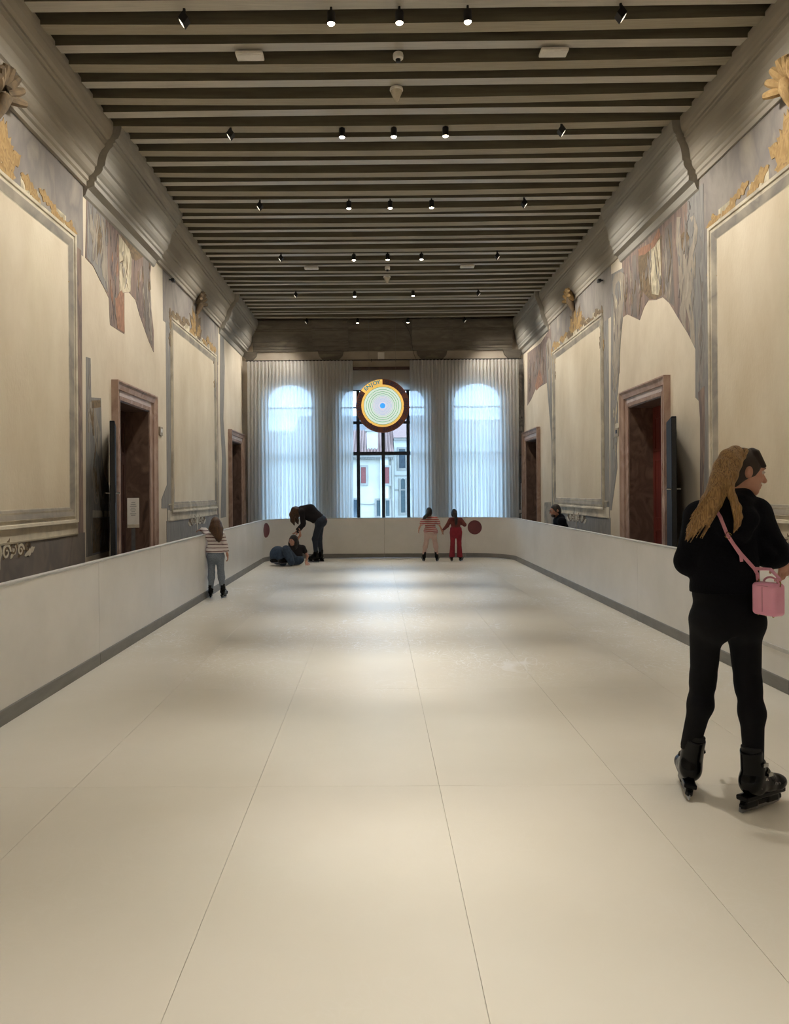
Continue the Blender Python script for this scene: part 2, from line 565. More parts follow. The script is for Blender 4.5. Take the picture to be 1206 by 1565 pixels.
# ------------------------------------------------------------------ cornice
PROF = [(0, 5.33), (.035, 5.33), (.035, 5.39), (.055, 5.405), (.055, 5.455), (.075, 5.47), (.10, 5.50), (.115, 5.54), (.115, 5.575), (.135, 5.59),
        (.142, 5.66), (.155, 5.73), (.18, 5.79), (.215, 5.84), (.215, 5.875), (.235, 5.885), (.235, 5.92), (.262, 5.94), (.285, 6.0), (.295, 6.07), (.295, 6.14), (.0, 6.14)]
PROF = [(n, 5.42 + (z - 5.33) * .96) for n, z in PROF]
BREAKS = ((9.12, 12.0), (17.0, YE), (1.2, 4.1))


def cornice(side, name):
    root = thing(name, kind='structure')
    P = side_place(side)
    kx = 1.30 if side < 0 else .78
    cuts = [(YB, 1.2, 0), (1.2, 4.1, .1), (4.1, 9.12, 0), (9.12, 12.0, .1), (12.0, 17.0, 0), (17.0, YE, .1)]
    for a, b, ex in cuts:
        mb = MB()
        poly = [((n * kx + ex if n > 0 else 0), z) for n, z in PROF]
        if ex:
            # the projecting parts carry a slightly scooped under-moulding
            poly = [(0, 5.29), (.03, 5.31), (.06, 5.39)] + poly[1:]
        mb.prism(poly, lambda n, z, t: P(t, z, n), a, b)
        mb.build('cornice_section', 'cornice_grey' if ex else 'cornice_paint', root)
    return root


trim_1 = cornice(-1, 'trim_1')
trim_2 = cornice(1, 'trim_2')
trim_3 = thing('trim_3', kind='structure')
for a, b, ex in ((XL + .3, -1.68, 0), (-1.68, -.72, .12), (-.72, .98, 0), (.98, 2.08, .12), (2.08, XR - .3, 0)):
    MB().prism([((n + ex if n > 0 else 0), z) for n, z in PROF], lambda n, z, t: end_place(t, z, n), a, b).build('cornice_section', 'cornice_shaded', trim_3)
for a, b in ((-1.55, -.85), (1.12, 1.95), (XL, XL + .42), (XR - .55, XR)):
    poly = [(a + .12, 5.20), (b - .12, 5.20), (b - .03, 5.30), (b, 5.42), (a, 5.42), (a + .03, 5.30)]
    MB().prism(poly, lambda t, z, n: end_place(t, z, n), .001, .045).build('bracket', 'cornice_shaded', trim_3)

# ------------------------------------------------------------------ doors in the side walls


def ring3(t0, t1, ztop, prof, P):
    """architrave: profile (offset outward, proud) swept up one jamb, over and down the other"""
    mb = MB()
    rows = []
    for off, pr in prof:
        rows.append([P(t0 - off, 0, pr), P(t0 - off, ztop + off, pr), P(t1 + off, ztop + off, pr), P(t1 + off, 0, pr)])
    vs = [p for r in rows for p in r]
    n = len(rows)
    fs = []
    for i in range(n):
        j = (i + 1) % n
        for k in range(3):
            fs.append((i * 4 + k, i * 4 + k + 1, j * 4 + k + 1, j * 4 + k))
    fs.append(tuple(i * 4 for i in range(n)))
    fs.append(tuple(i * 4 + 3 for i in range(n)))
    mb.add(vs, fs)
    return mb


ARCH = [(0, -.02), (0, .035), (.05, .045), (.055, .03), (.13, .035), (.135, .06), (.20, .075), (.23, .095), (.25, .095), (.25, -.02)]
dn = 0
door_roots = {}
for side in (-1, 1):
    P = side_place(side)
    for di, (a, b) in enumerate(DOORS):
        dn += 1
        root = thing('door_%d' % dn, kind='structure')
        door_roots[(side, di)] = root
        ring3(a, b, DOOR_TOP, ARCH, P).build('architrave', 'marble_pink', root)
        # lintel band, paler than the jambs
        MB().prism([(a - .04, DOOR_TOP + .055), (b + .04, DOOR_TOP + .055), (b + .04, DOOR_TOP + .13), (a - .04, DOOR_TOP + .13)], P, .034, .040).build('lintel_band', 'marble_pale', root)
        for q0, q1 in ((a - .001, a + .02), (b - .02, b + .001)):
            MB().prism([(q0, 0), (q1, 0), (q1, DOOR_TOP), (q0, DOOR_TOP)], P, -.40, .02).build('jamb_lining', 'marble_brown', root)
        MB().prism([(a, DOOR_TOP - .02), (b, DOOR_TOP - .02), (b, DOOR_TOP + .002), (a, DOOR_TOP + .002)], P, -.40, .02).build('head_lining', 'marble_brown', root)
        lm = 'door_red' if side > 0 and di == 0 else 'door_umber'
        leafs = [(a + .02, (a + b) / 2 - .003), ((a + b) / 2 + .003, b - .02)]
        for q0, q1 in leafs:
            lf = MB().prism([(q0, 0), (q1, 0), (q1, DOOR_TOP - .02), (q0, DOOR_TOP - .02)], P, -.40, -.35).build('leaf', lm, root)
            for z0, z1 in ((.2, 1.0), (1.15, 2.1), (2.22, 2.75)):
                fr = MB()
                w = .035
                for (e0, e1, g0, g1) in ((q0 + .08, q1 - .08, z0, z0 + w), (q0 + .08, q1 - .08, z1 - w, z1), (q0 + .08, q0 + .08 + w, z0 + w, z1 - w), (q1 - .08 - w, q1 - .08, z0 + w, z1 - w)):
                    fr.prism([(e0, g0), (e1, g0), (e1, g1), (e0, g1)], P, -.352, -.338)
                fr.build('panel_moulding', lm, lf)

# open black fire doors that lean out into the room beside each doorway


def fire_door(label, hinge, tip, h=2.52):
    t = thing('fire_door', label, 'door', (hinge[0], hinge[1], 0), math.atan2(tip[1] - hinge[1], tip[0] - hinge[0]))
    ln = math.hypot(tip[0] - hinge[0], tip[1] - hinge[1])
    lf = MB().cbox(0, ln, -.03, .03, 0.0, h, .006).build('leaf', 'fire_door', t)
    MB().bx(ln - .012, ln + .002, -.024, .024, .02, h - .02).build('edge_seal', 'black_metal', lf)
    for s in (-1, 1):
        hd = MB().tube([(ln - .09, s * .03, 1.62), (ln - .09, s * .075, 1.62), (ln - .22, s * .075, 1.62)], .011, 8)
        hd.build('handle', 'chrome', t, smooth=True)
        MB().bx(ln - .115, ln - .065, s * .03 - .004, s * .03 + .004, 1.5, 1.72).build('handle_plate', 'black_metal', t)
    for z in (.3, 1.3, 2.25):
        MB().tube([(-.012, 0, z - .05), (-.012, 0, z + .05)], .014, 8).build('hinge', 'black_metal', t, smooth=True)
    return t


fire_door('black door leaf standing open beside the doorway with the notice stand', (XL + .06, 9.97), (XL + .33, 9.15))
fire_door('black door leaf standing open beside the doorway with the red door', (XR - .06, 9.97), (XR - .32, 9.15))
fire_door('dark narrow door leaf ajar in the far doorway next to the left curtain', (XL - .05, 18.36), (XL - .28, 19.10), 2.5)
fire_door('dark narrow door leaf ajar in the far doorway next to the right curtain', (XR + .05, 18.36), (XR + .28, 19.10), 2.5)

# ------------------------------------------------------------------ painted and moulded wall decoration
PANELS = ((5.35, 8.65), (13.15, 16.45))
PZ0, PZ1 = 1.46, 4.53


PATCHES = [0]


def patch(side, poly, material, name, layer=1):
    """flat painted plaster, a skin on the wall; poly in wall coordinates (distance, height)"""
    P = side_place(side) if side else end_place
    par = WALLS[side] if side else wall_end
    PATCHES[0] += 1
    return MB().prism(poly, P, .0004, .0022 * layer + .00009 * (PATCHES[0] % 19)).build(name, material, par)


def ppatch(side, pix, material, name, layer=1):
    return patch(side, [wall_pt(side, x, y) for x, y in pix], material, name, layer)


def ring4(t0, t1, z0, z1, prof, P):
    mb = MB()
    rows = []
    for off, pr in prof:
        rows.append([P(t0 - off, z0 - off, pr), P(t1 + off, z0 - off, pr), P(t1 + off, z1 + off, pr), P(t0 - off, z1 + off, pr)])
    vs = [p for r in rows for p in r]
    n = len(rows)
    fs = []
    for i in range(n - 1):
        for k in range(4):
            fs.append((i * 4 + k, i * 4 + (k + 1) % 4, (i + 1) * 4 + (k + 1) % 4, (i + 1) * 4 + k))
    mb.add(vs, fs)
    return mb


def rect(a, b, c, d):
    return [(a, c), (b, c), (b, d), (a, d)]


def wobble(poly, amp, rnd, sub=3):
    out = []
    n = len(poly)
    for i in range(n):
        a, b = poly[i], poly[(i + 1) % n]
        for k in range(sub):
            q = k / sub
            out.append((a[0] + (b[0] - a[0]) * q + rnd.uniform(-amp, amp), a[1] + (b[1] - a[1]) * q + rnd.uniform(-amp, amp)))
    return out


def leaf_shape(cx, cz, ang, ln, wd, lobes=3):
    """acanthus-like painted leaf outline"""
    pts = []
    n = 10
    for s in (1, -1):
        rng = range(n + 1) if s > 0 else range(n - 1, 0, -1)
        for i in rng:
            q = i / n
            w = wd * math.sin(PI * min(1, q * .96 + .02)) * (1 + .35 * math.sin(q * lobes * 2 * PI)) * s
            x, z = q * ln, w
            pts.append((cx + x * math.cos(ang) - z * math.sin(ang), cz + x * math.sin(ang) + z * math.cos(ang)))
    return pts


def scroll(cx, cz, r0, turns, w, flip=1):
    """spiral ribbon outline"""
    outer, inner = [], []
    n = int(16 * turns)
    for i in range(n + 1):
        q = i / n
        a = q * turns * 2 * PI
        r = r0 * (1 - .78 * q)
        outer.append((cx + flip * r * math.cos(a), cz + r * math.sin(a)))
        inner.append((cx + flip * (r - w * (1 - .5 * q)) * math.cos(a), cz + (r - w * (1 - .5 * q)) * math.sin(a)))
    return outer + inner[::-1]


for side in (-1, 1):
    P = side_place(side)
    W = WALLS[side]
    for pi, (a, b) in enumerate(PANELS):
        rnd = random.Random(side * 10 + pi)
        m = (a + b) / 2
        # painted grey field around the frame, up to the cornice and down to the floor
        patch(side, wobble(rect(a - .62, b + .46, 4.55, 5.45), .004, rnd), 'fresco_grey', 'frieze_field', 1)
        patch(side, rect(b + .12, b + .40, .9, 4.6), 'fresco_slate' if side > 0 else 'fresco_umber', 'side_band', 1.4)
        patch(side, rect(a - .46, a - .12, .9, 4.6), 'fresco_slate', 'side_band', 1.4)
        patch(side, rect(a - .5, b + .44, .02, 1.14), 'fresco_dark' if pi == 0 else 'fresco_slate', 'dado_field', 2.5)
        patch(side, rect(a - .44, b + .22, 1.13, 1.32), 'frame_cream', 'ledge_band', 3.5)
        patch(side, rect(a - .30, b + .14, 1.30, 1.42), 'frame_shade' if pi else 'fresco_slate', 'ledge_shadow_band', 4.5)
        patch(side, rect(a - .005, b + .005, PZ0 - .005, PZ1 + .005), 'plaster_panel', 'panel_field', 1.2)
        ring4(a, b, PZ0, PZ1, [(-.002, .003), (0, .004), (.11, .026), (.115, .012), (.15, .014), (.155, .03), (.185, .036), (.19, .002)], P).build('panel_frame', 'frame_cream', W)
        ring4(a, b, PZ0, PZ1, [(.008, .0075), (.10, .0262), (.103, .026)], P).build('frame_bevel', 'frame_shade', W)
        # mouldings that run under the frame
        for zz, hh in ((1.40, .03), (1.12, .025)):
            MB().prism([(0.0, zz), (.016, zz + hh * .2), (.02, zz + hh), (0, zz + hh)], lambda n, z, t: P(t, z, n), a - .40, b + .21).build('ledge_moulding', 'frame_cream', W)
        # white plaques and ochre foliage over the frame
        for q in range(5):
            c = a + .25 + q * (b - a - .5) / 4
            patch(side, wobble(rect(c - .2, c + .2, PZ1 + .2, PZ1 + .32), .006, rnd), 'fresco_pale', 'plaque', 2)
        ocs = []
        for k in range(14):                                     # crest under the shell
            an = PI * (.04 + .92 * (k + .5) / 14)
            ocs.append(leaf_shape(m + .10 * math.cos(an) + rnd.uniform(-.1, .1), PZ1 + .26 + rnd.uniform(-.04, .04), an + rnd.uniform(-.25, .25), rnd.uniform(.32, .56), rnd.uniform(.06, .10), 3))
        for k in range(12):                                     # garlands running out to the corners
            sg_ = 1 if k % 2 else -1
            c = m + sg_ * (.42 + .105 * k + rnd.uniform(-.05, .05))
            ocs.append(leaf_shape(c, PZ1 + .27 + rnd.uniform(-.03, .10), (0 if sg_ > 0 else PI) - sg_ * rnd.uniform(-.2, .6), rnd.uniform(.26, .42), rnd.uniform(.045, .085), 3))
        for q in (a - .14, b + .14):                            # drops at the corners
            for k in range(7):
                ocs.append(leaf_shape(q + rnd.uniform(-.09, .09), PZ1 + .34 - .11 * k, -PI / 2 + rnd.uniform(-.5, .5), rnd.uniform(.2, .32), rnd.uniform(.045, .075), 3))
        for k, poly in enumerate(ocs):
            patch(side, poly, 'fresco_ochre' if (pi == 0 or k % 2) else 'fresco_line', 'painted_leaf', 3 + (k % 4) * .35)
        # painted acanthus emblem on the dado: a middle leaf, mirrored scrolls and side leaves
        patch(side, leaf_shape(m, .86, PI / 2, .46, .05, 3), 'frame_cream', 'painted_leaf', 5.2)
        for j in range(1, 5):
            for q in (-1, 1):
                patch(side, scroll(m + q * .145 * j, 1.07 - .02 * (j % 2), .105 - .008 * j, 1.35, .03, q), 'frame_cream' if j % 2 else 'fresco_line', 'painted_scroll', 5.4)
                patch(side, leaf_shape(m + q * (.145 * j - .06), .98, PI / 2 - q * (.35 + .22 * j), .24, .034, 3), 'fresco_line' if j % 2 else 'frame_cream', 'painted_leaf', 5.0)
        # stucco shell that breaks over the cornice
        sh = thing('stucco_shell', ('golden' if side > 0 else 'brownish') + ' stucco shell ornament on the cornice above the ' + ('near' if pi == 0 else 'far') + (' right' if side > 0 else ' left') + ' wall panel', 'ornament')
        big = 1.0 if pi == 0 else .95
        cz = 5.40
        for k in range(7):
            an = PI * (.06 + .88 * k / 6)
            mb = MB()
            ps, rs = [], []
            for i in range(6):
                q = i / 5
                rr = .06 + .20 * q
                ps.append(P(m + rr * math.cos(an) * big, cz + rr * math.sin(an) * big, .05 + .16 * q - .03 * q * q))
                rs.append((.018 + .03 * math.sin(PI * (.15 + .7 * q))) * big)
            mb.tube(ps, rs, 8).build('lobe', 'fresco_ochre' if side > 0 else 'fresco_line', sh, smooth=True)
        mb = MB()
        ps = [P(m, cz - .20, .03), P(m, cz - .10, .07), P(m, cz, .11), P(m, cz + .08, .13)]
        mb.tube(ps, [.03, .06, .07, .04], 10).build('boss', 'fresco_ochre' if (side > 0 and pi == 0) else 'fresco_line', sh, smooth=True)

def inside(p, poly):
    c = False
    n = len(poly)
    for i in range(n):
        (x0, y0), (x1, y1) = poly[i], poly[(i + 1) % n]
        if (y0 > p[1]) != (y1 > p[1]) and p[0] < (x1 - x0) * (p[1] - y0) / (y1 - y0) + x0:
            c = not c
    return c


def strokes(side, pix, n, seed, layer=3.2, mats=('fresco_dark', 'fresco_flesh', 'fresco_line', 'fresco_grey'), ln=(.15, .55), wd=(.008, .03), slant=.35):
    """brush strokes of faded drapery inside a fragment, one mesh per colour"""
    poly = [wall_pt(side, x, y) for x, y in pix]
    rnd = random.Random(seed)
    xs, zs = [p[0] for p in poly], [p[1] for p in poly]
    P = side_place(side)
    mbs = {m: MB() for m in mats}
    made = tries = 0
    while made < n and tries < n * 30:
        tries += 1
        sh_ = leaf_shape(rnd.uniform(min(xs), max(xs)), rnd.uniform(min(zs), max(zs)), PI / 2 + rnd.uniform(-slant, slant), rnd.uniform(*ln), rnd.uniform(*wd), 1 + made % 2)
        if all(inside(p, poly) for p in sh_):
            mbs[mats[made % len(mats)]].prism(sh_, P, .001, .0022 * layer + .00012 * (made % 13))
            made += 1
    for m, mb in mbs.items():
        if mb.v:
            mb.build('painted_drapery', m, WALLS[side])['kind'] = 'stuff'


# fragments of the old fresco over and beside the doors, left wall
ppatch(-1, [(131, 287), (129, 393), (141, 406), (150, 425), (158, 440), (165, 455), (167, 496), (189, 510), (189, 447), (196, 446), (206, 458), (212, 480), (219, 500), (226, 520), (234, 538), (234, 505), (230, 470), (228, 430), (231, 392), (205, 360), (165, 315)], 'fresco_umber', 'fresco_fragment', 1.5)
ppatch(-1, [(132, 300), (131, 392), (141, 405), (150, 424), (158, 439), (163, 446), (163, 400), (161, 350), (158, 325), (148, 318)], 'fresco_slate', 'fresco_fragment', 2.0)
for pix in ([(134, 328), (138, 326), (141, 345), (142, 372), (138, 360), (134, 345)], [(145, 325), (151, 330), (150, 360), (147, 372), (143, 350)], [(153, 335), (158, 340), (161, 385), (160, 430), (155, 420), (152, 390), (150, 365), (154, 355)], [(142, 380), (146, 385), (148, 405), (144, 400)]):
    ppatch(-1, pix, 'fresco_flesh', 'fresco_figure', 2.6)
ppatch(-1, [(180, 357), (196, 380), (200, 395), (198, 445), (190, 446), (181, 448), (181, 400)], 'fresco_pale', 'fresco_panel', 2.2)
ppatch(-1, [(167, 430), (171, 452), (177, 456), (181, 446), (184, 443), (188, 450), (189, 508), (178, 501), (176, 480), (172, 462)], 'fresco_rust', 'fresco_figure', 2.8)
ppatch(-1, [(181, 352), (197, 392), (206, 398), (219, 391), (222, 384), (214, 378), (203, 376), (193, 362)], 'fresco_line', 'fresco_arch', 2.6)
ppatch(-1, [(217, 392), (226, 398), (228, 470), (232, 530), (222, 508), (218, 460)], 'fresco_dark', 'fresco_pilaster', 2.6)
ppatch(-1, [(130, 545), (137, 547), (138, 607), (153, 608), (154, 650), (155, 700), (158, 725), (166, 745), (168, 770), (166, 842), (130, 852)], 'fresco_slate', 'fresco_fragment', 1.6)
ppatch(-1, [(135, 615), (140, 612), (147, 640), (152, 660), (151, 700), (146, 690), (141, 660), (135, 640)], 'fresco_flesh', 'fresco_figure', 2.4)
ppatch(-1, [(138, 612), (152, 611), (152, 622), (139, 624)], 'fresco_line', 'fresco_figure', 2.6)
for cx, fl in ((146, 1), (160, -1)):
    d, z = wall_pt(-1, cx, 763)
    patch(-1, scroll(d, z, .11, 1.5, .03, fl), 'fresco_flesh', 'painted_scroll', 3)
ppatch(-1, [(140, 780), (166, 781), (166, 790), (140, 791)], 'frame_cream', 'painted_capital', 2.6)
ppatch(-1, [(141, 792), (164, 792), (163, 840), (140, 846)], 'fresco_line', 'painted_plinth', 2.3)
ppatch(-1, [(246, 763), (254, 742), (257, 765), (256, 777), (246, 777)], 'fresco_slate', 'fresco_fragment', 2.2)
ppatch(-1, [(336, 505), (341, 506), (343, 560), (341, 640), (345, 700), (345, 790), (337, 792), (339, 700), (336, 640)], 'fresco_slate', 'fresco_fragment', 1.6)

strokes(-1, [(131, 290), (130, 392), (141, 405), (158, 439), (164, 448), (164, 330)], 40, 1, 3.0)
strokes(-1, [(166, 335), (167, 495), (180, 500), (180, 350)], 16, 2, 3.4, ('fresco_umber', 'fresco_dark', 'fresco_rust'))
strokes(-1, [(180, 372), (181, 446), (198, 444), (200, 394)], 12, 3, 3.2, ('fresco_line', 'fresco_grey'), (.08, .3), (.006, .02), 1.2)
strokes(-1, [(200, 400), (207, 458), (219, 498), (233, 534), (230, 470), (229, 395)], 26, 4, 3.4)
strokes(-1, [(131, 550), (137, 550), (139, 612), (153, 612), (155, 700), (165, 750), (164, 835), (131, 848)], 40, 5, 2.9, ('fresco_dark', 'fresco_flesh', 'fresco_grey', 'fresco_line'))

# right wall
ppatch(1, [(1063, 282), (1063, 400), (1066, 480), (1064, 534), (1060, 530), (1050, 510), (1040, 494), (1022, 464), (1012, 455), (1002, 459), (990, 460), (984, 470), (977, 490), (958, 481), (951, 486), (951, 430), (950, 395), (985, 370), (1020, 330)], 'fresco_umber', 'fresco_fragment', 1.5)
ppatch(1, [(1050, 300), (1074, 282), (1076, 400), (1076, 600), (1072, 618), (1062, 608), (1062, 535), (1054, 515), (1050, 450)], 'fresco_slate', 'fresco_fragment', 2.0)
ppatch(1, [(1066, 600), (1076, 590), (1076, 690), (1074, 770), (1069, 770), (1069, 640)], 'fresco_umber', 'fresco_fragment', 2.0)
ppatch(1, [(934, 420), (952, 410), (955, 440), (951, 490), (948, 520), (944, 600), (944, 640), (942, 690), (943, 715), (934, 780), (932, 780), (933, 600)], 'fresco_slate', 'fresco_fragment', 1.6)
# two pale painted nudes with raised arms
ppatch(1, [(1034, 333), (1040, 333), (1039, 352), (1041, 380), (1044, 390), (1048, 388), (1053, 384), (1058, 372), (1061, 350), (1054, 334), (1060, 330), (1066, 350), (1064, 372), (1058, 392), (1060, 412), (1058, 438), (1055, 455), (1060, 490), (1062, 530), (1056, 522), (1053, 492), (1048, 470), (1047, 504), (1042, 494), (1038, 480), (1040, 450), (1037, 425), (1036, 400), (1033, 372)], 'fresco_flesh', 'fresco_figure', 3)
ppatch(1, [(1040, 362), (1044, 356), (1050, 356), (1053, 364), (1051, 378), (1046, 386), (1042, 380)], 'fresco_line', 'fresco_figure', 3.5)
ppatch(1, [(936, 432), (940, 420), (948, 416), (954, 420), (956, 440), (951, 470), (949, 500), (947, 525), (945, 560), (943, 585), (940, 600), (938, 570), (937, 530), (937, 490), (938, 460)], 'fresco_flesh', 'fresco_figure', 3)
ppatch(1, [(941, 436), (945, 430), (950, 436), (949, 452), (944, 462), (940, 450)], 'fresco_slate', 'fresco_figure', 3.5)
ppatch(1, [(975, 390), (990, 380), (1011, 360), (1011, 452), (1003, 458), (992, 458), (976, 440)], 'fresco_line', 'fresco_panel', 2.2)
ppatch(1, [(992, 385), (1008, 366), (1010, 430), (1006, 452), (996, 450)], 'fresco_pale', 'fresco_panel', 2.6)
ppatch(1, [(975, 382), (995, 372), (1007, 350), (1009, 360), (1000, 378), (985, 390), (976, 392)], 'fresco_rust', 'fresco_arch', 3.0)
ppatch(1, [(966, 392), (972, 390), (973, 486), (967, 484)], 'fresco_dark', 'fresco_pilaster', 2.6)
ppatch(1, [(1016, 350), (1026, 340), (1030, 470), (1022, 462), (1014, 452)], 'fresco_dark', 'fresco_pilaster', 2.4)
ppatch(1, [(806, 540), (806, 620), (812, 610), (818, 596), (836, 585), (844, 560), (842, 500), (826, 525)], 'fresco_umber', 'fresco_fragment', 1.6)
ppatch(1, [(834, 530), (842, 518), (846, 560), (846, 640), (844, 690), (840, 640), (836, 590)], 'fresco_slate', 'fresco_fragment', 2.0)
ppatch(1, [(835, 525), (839, 516), (842, 522), (842, 560), (840, 610), (837, 560)], 'fresco_flesh', 'fresco_figure', 3)
ppatch(1, [(818, 590), (824, 565), (828, 575), (830, 585), (820, 597)], 'fresco_rust', 'fresco_figure', 3)
ppatch(1, [(832, 768), (842, 767), (843, 800), (832, 800)], 'frame_shade', 'painted_plinth', 2.6)
ppatch(1, [(940, 648), (946, 646), (945, 655), (940, 657)], 'frame_cream', 'painted_capital', 2.6)
strokes(1, [(1063, 300), (1063, 400), (1064, 530), (1050, 508), (1034, 484), (1036, 320)], 34, 11, 4.2, ('fresco_dark', 'fresco_flesh', 'fresco_grey', 'fresco_slate'), (.12, .4))
strokes(1, [(1068, 300), (1075, 300), (1075, 600), (1066, 604)], 18, 12, 3.2, ('fresco_dark', 'fresco_grey'))
strokes(1, [(952, 400), (952, 480), (976, 488), (984, 468), (1010, 455), (1030, 470), (1030, 340), (990, 372)], 44, 13, 4.0)
strokes(1, [(935, 424), (953, 418), (950, 500), (944, 620), (942, 700), (934, 770)], 34, 14, 4.2, ('fresco_dark', 'fresco_flesh', 'fresco_grey', 'fresco_pale'), (.12, .45), (.008, .024))
strokes(1, [(807, 545), (807, 612), (818, 594), (842, 580), (842, 510)], 30, 15, 4.0)

# dark marbled strip where the end wall meets the right wall
patch(0, rect(3.82, 3.999, 0.02, 5.2), 'marble_grey', 'marbled_strip', 1)
patch(0, rect(XL + .001, XL + .13, 0.02, 5.2), 'plaster_end', 'plaster_strip', 1)

# ------------------------------------------------------------------ windows in the end wall
FY = YE + .16


def clip_arch(cx, hw, x0, x1, z0, z1):
    """cell polygon under the arch"""
    f = arch(cx, hw)
    pts = [(x0, z0), (x1, z0)]
    n = 8
    for i in range(n + 1):
        x = x1 + (x0 - x1) * i / n
        pts.append((x, min(z1, f(x))))
    out = []
    for p in pts:
        if not out or abs(p[0] - out[-1][0]) + abs(p[1] - out[-1][1]) > 1e-4:
            out.append(p)
    return out if max(p[1] for p in out) - z0 > .02 else None


for wi, (cx, hw) in enumerate(WINDOWS):
    root = thing('window_%d' % (wi + 1), kind='structure')
    YP = lambda t, z, n: (t, FY - n, z)
    # arched outer frame
    f = arch(cx, hw)
    outer = [(cx - hw, SILL)] + [(cx - hw + 2 * hw * i / 24, f(cx - hw + 2 * hw * i / 24)) for i in range(25)] + [(cx + hw, SILL)]
    k = 1 - .055 / hw
    mb = MB()
    fi = arch(cx, hw * k, SPRING, APEX - .055)
    inner = [(cx - hw * k, SILL + .055)] + [(cx - hw * k + 2 * hw * k * i / 24, fi(cx - hw * k + 2 * hw * k * i / 24)) for i in range(25)] + [(cx + hw * k, SILL + .055)]
    n = len(outer)
    vs = [YP(a, b, q) for q in (.04, -.04) for a, b in outer] + [YP(a, b, q) for q in (.04, -.04) for a, b in inner]
    fs = []
    for i in range(n):
        j = (i + 1) % n
        fs += [(i, j, 2 * n + j, 2 * n + i), (n + i, n + j, 3 * n + j, 3 * n + i), (2 * n + i, 2 * n + j, 3 * n + j, 3 * n + i), (i, j, n + j, n + i)]
    mb.add(vs, fs)
    mb.build('frame', 'window_iron', root)
    mull = (-.48, .20, .88) if wi == 1 else ()
    for mx_ in mull:
        MB().bx(mx_ - .045, mx_ + .045, FY - .05, FY + .04, SILL + .05, f(mx_) - .03).build('mullion', 'window_iron', root)
    trans = ((3.91, .02), (3.50, .036), (2.66, .046)) if wi == 1 else ((3.91, .022), (2.66, .03))
    for tz, th in trans:
        MB().bx(cx - hw + .05, cx + hw - .05, FY - .045, FY + .035, tz - th, tz + th).build('transom', 'window_iron', root)
    xs = [cx - hw * k] + list(mull) + [cx + hw * k]
    zs = [SILL + .05] + sorted(t for t, _ in trans) + [APEX]
    for i in range(len(xs) - 1):
        for j in range(len(zs) - 1):
            poly = clip_arch(cx, hw * k, xs[i], xs[i + 1], zs[j], zs[j + 1])
            if poly:
                MB().prism(poly, YP, .002, -.002).build('pane', 'window_glass', root)
    MB().cbox(cx - hw - .06, cx + hw + .06, YE - .06, YE + .34, SILL - .06, SILL + .001, .006).build('sill', 'marble_pale', root)
    # sampling portal so daylight through the opening renders cleanly
    pl = bpy.data.lights.new('window_portal', 'AREA')
    pl.shape = 'RECTANGLE'
    pl.size, pl.size_y = hw * 2, APEX - SILL
    pl.cycles.is_portal = True
    po = bpy.data.objects.new('window_portal', pl)
    COL.objects.link(po)
    po.location = (cx, YE + .37, (APEX + SILL) / 2)
    po.rotation_euler = (R(-90), 0, 0)
    po.parent = root

# ------------------------------------------------------------------ rink floor panels
rink = thing('rink_floor', 'cream white synthetic ice panels covering the rink floor', 'floor')
rink['kind'] = 'structure'
colx = [RL + .003, -1.667, -.667, .333, 1.333, 2.333, RR - .003]
rowy = [-2.0 + .05, .05, 2.05, 4.05, 6.05, 8.05, 10.05, 12.05, 14.05, 16.05, 17.99]
GAP = .0006
for i in range(len(colx) - 1):
    for j in range(len(rowy) - 1):
        MB().cbox(colx[i] + GAP, colx[i + 1] - GAP, rowy[j] + GAP, rowy[j + 1] - GAP, -.05, 0.0, .0012).build('floor_panel', 'synthetic_ice', rink)

# ------------------------------------------------------------------ rink boards
CR = 1.05
LEN1 = (RE - CR) - (-2.0)
ARC = CR * PI / 2


def rail(s):
    """inner face of the boards as a path: left side, end, right side; returns (x, y, normal into the rink)"""
    if s < LEN1:
        return RL, -2.0 + s, 1.0, 0.0
    s -= LEN1
    if s < ARC:
        a = s / CR
        return RL + CR - CR * math.cos(a), RE - CR + CR * math.sin(a), math.cos(a), -math.sin(a)
    s -= ARC
    W_ = RR - RL - 2 * CR
    if s < W_:
        return RL + CR + s, RE, 0.0, -1.0
    s -= W_
    if s < ARC:
        a = s / CR
        return RR - CR + CR * math.sin(a), RE - CR + CR * math.cos(a), -math.sin(a), -math.cos(a)
    s -= ARC
    return RR, RE - CR - s, -1.0, 0.0


def sweep(s0, s1, prof, n=1):
    """closed profile (outward, z) swept along the rail"""
    mb = MB()
    m = len(prof)
    vs, fs = [], []
    for i in range(n + 1):
        x, y_, nx, ny = rail(s0 + (s1 - s0) * i / n)
        for o, z in prof:
            vs.append((x - nx * o, y_ - ny * o, z))
    for i in range(n):
        for k in range(m):
            fs.append((i * m + k, i * m + (k + 1) % m, (i + 1) * m + (k + 1) % m, (i + 1) * m + k))
    fs += [tuple(range(m))[::-1], tuple(n * m + k for k in range(m))]
    mb.add(vs, fs)
    return mb


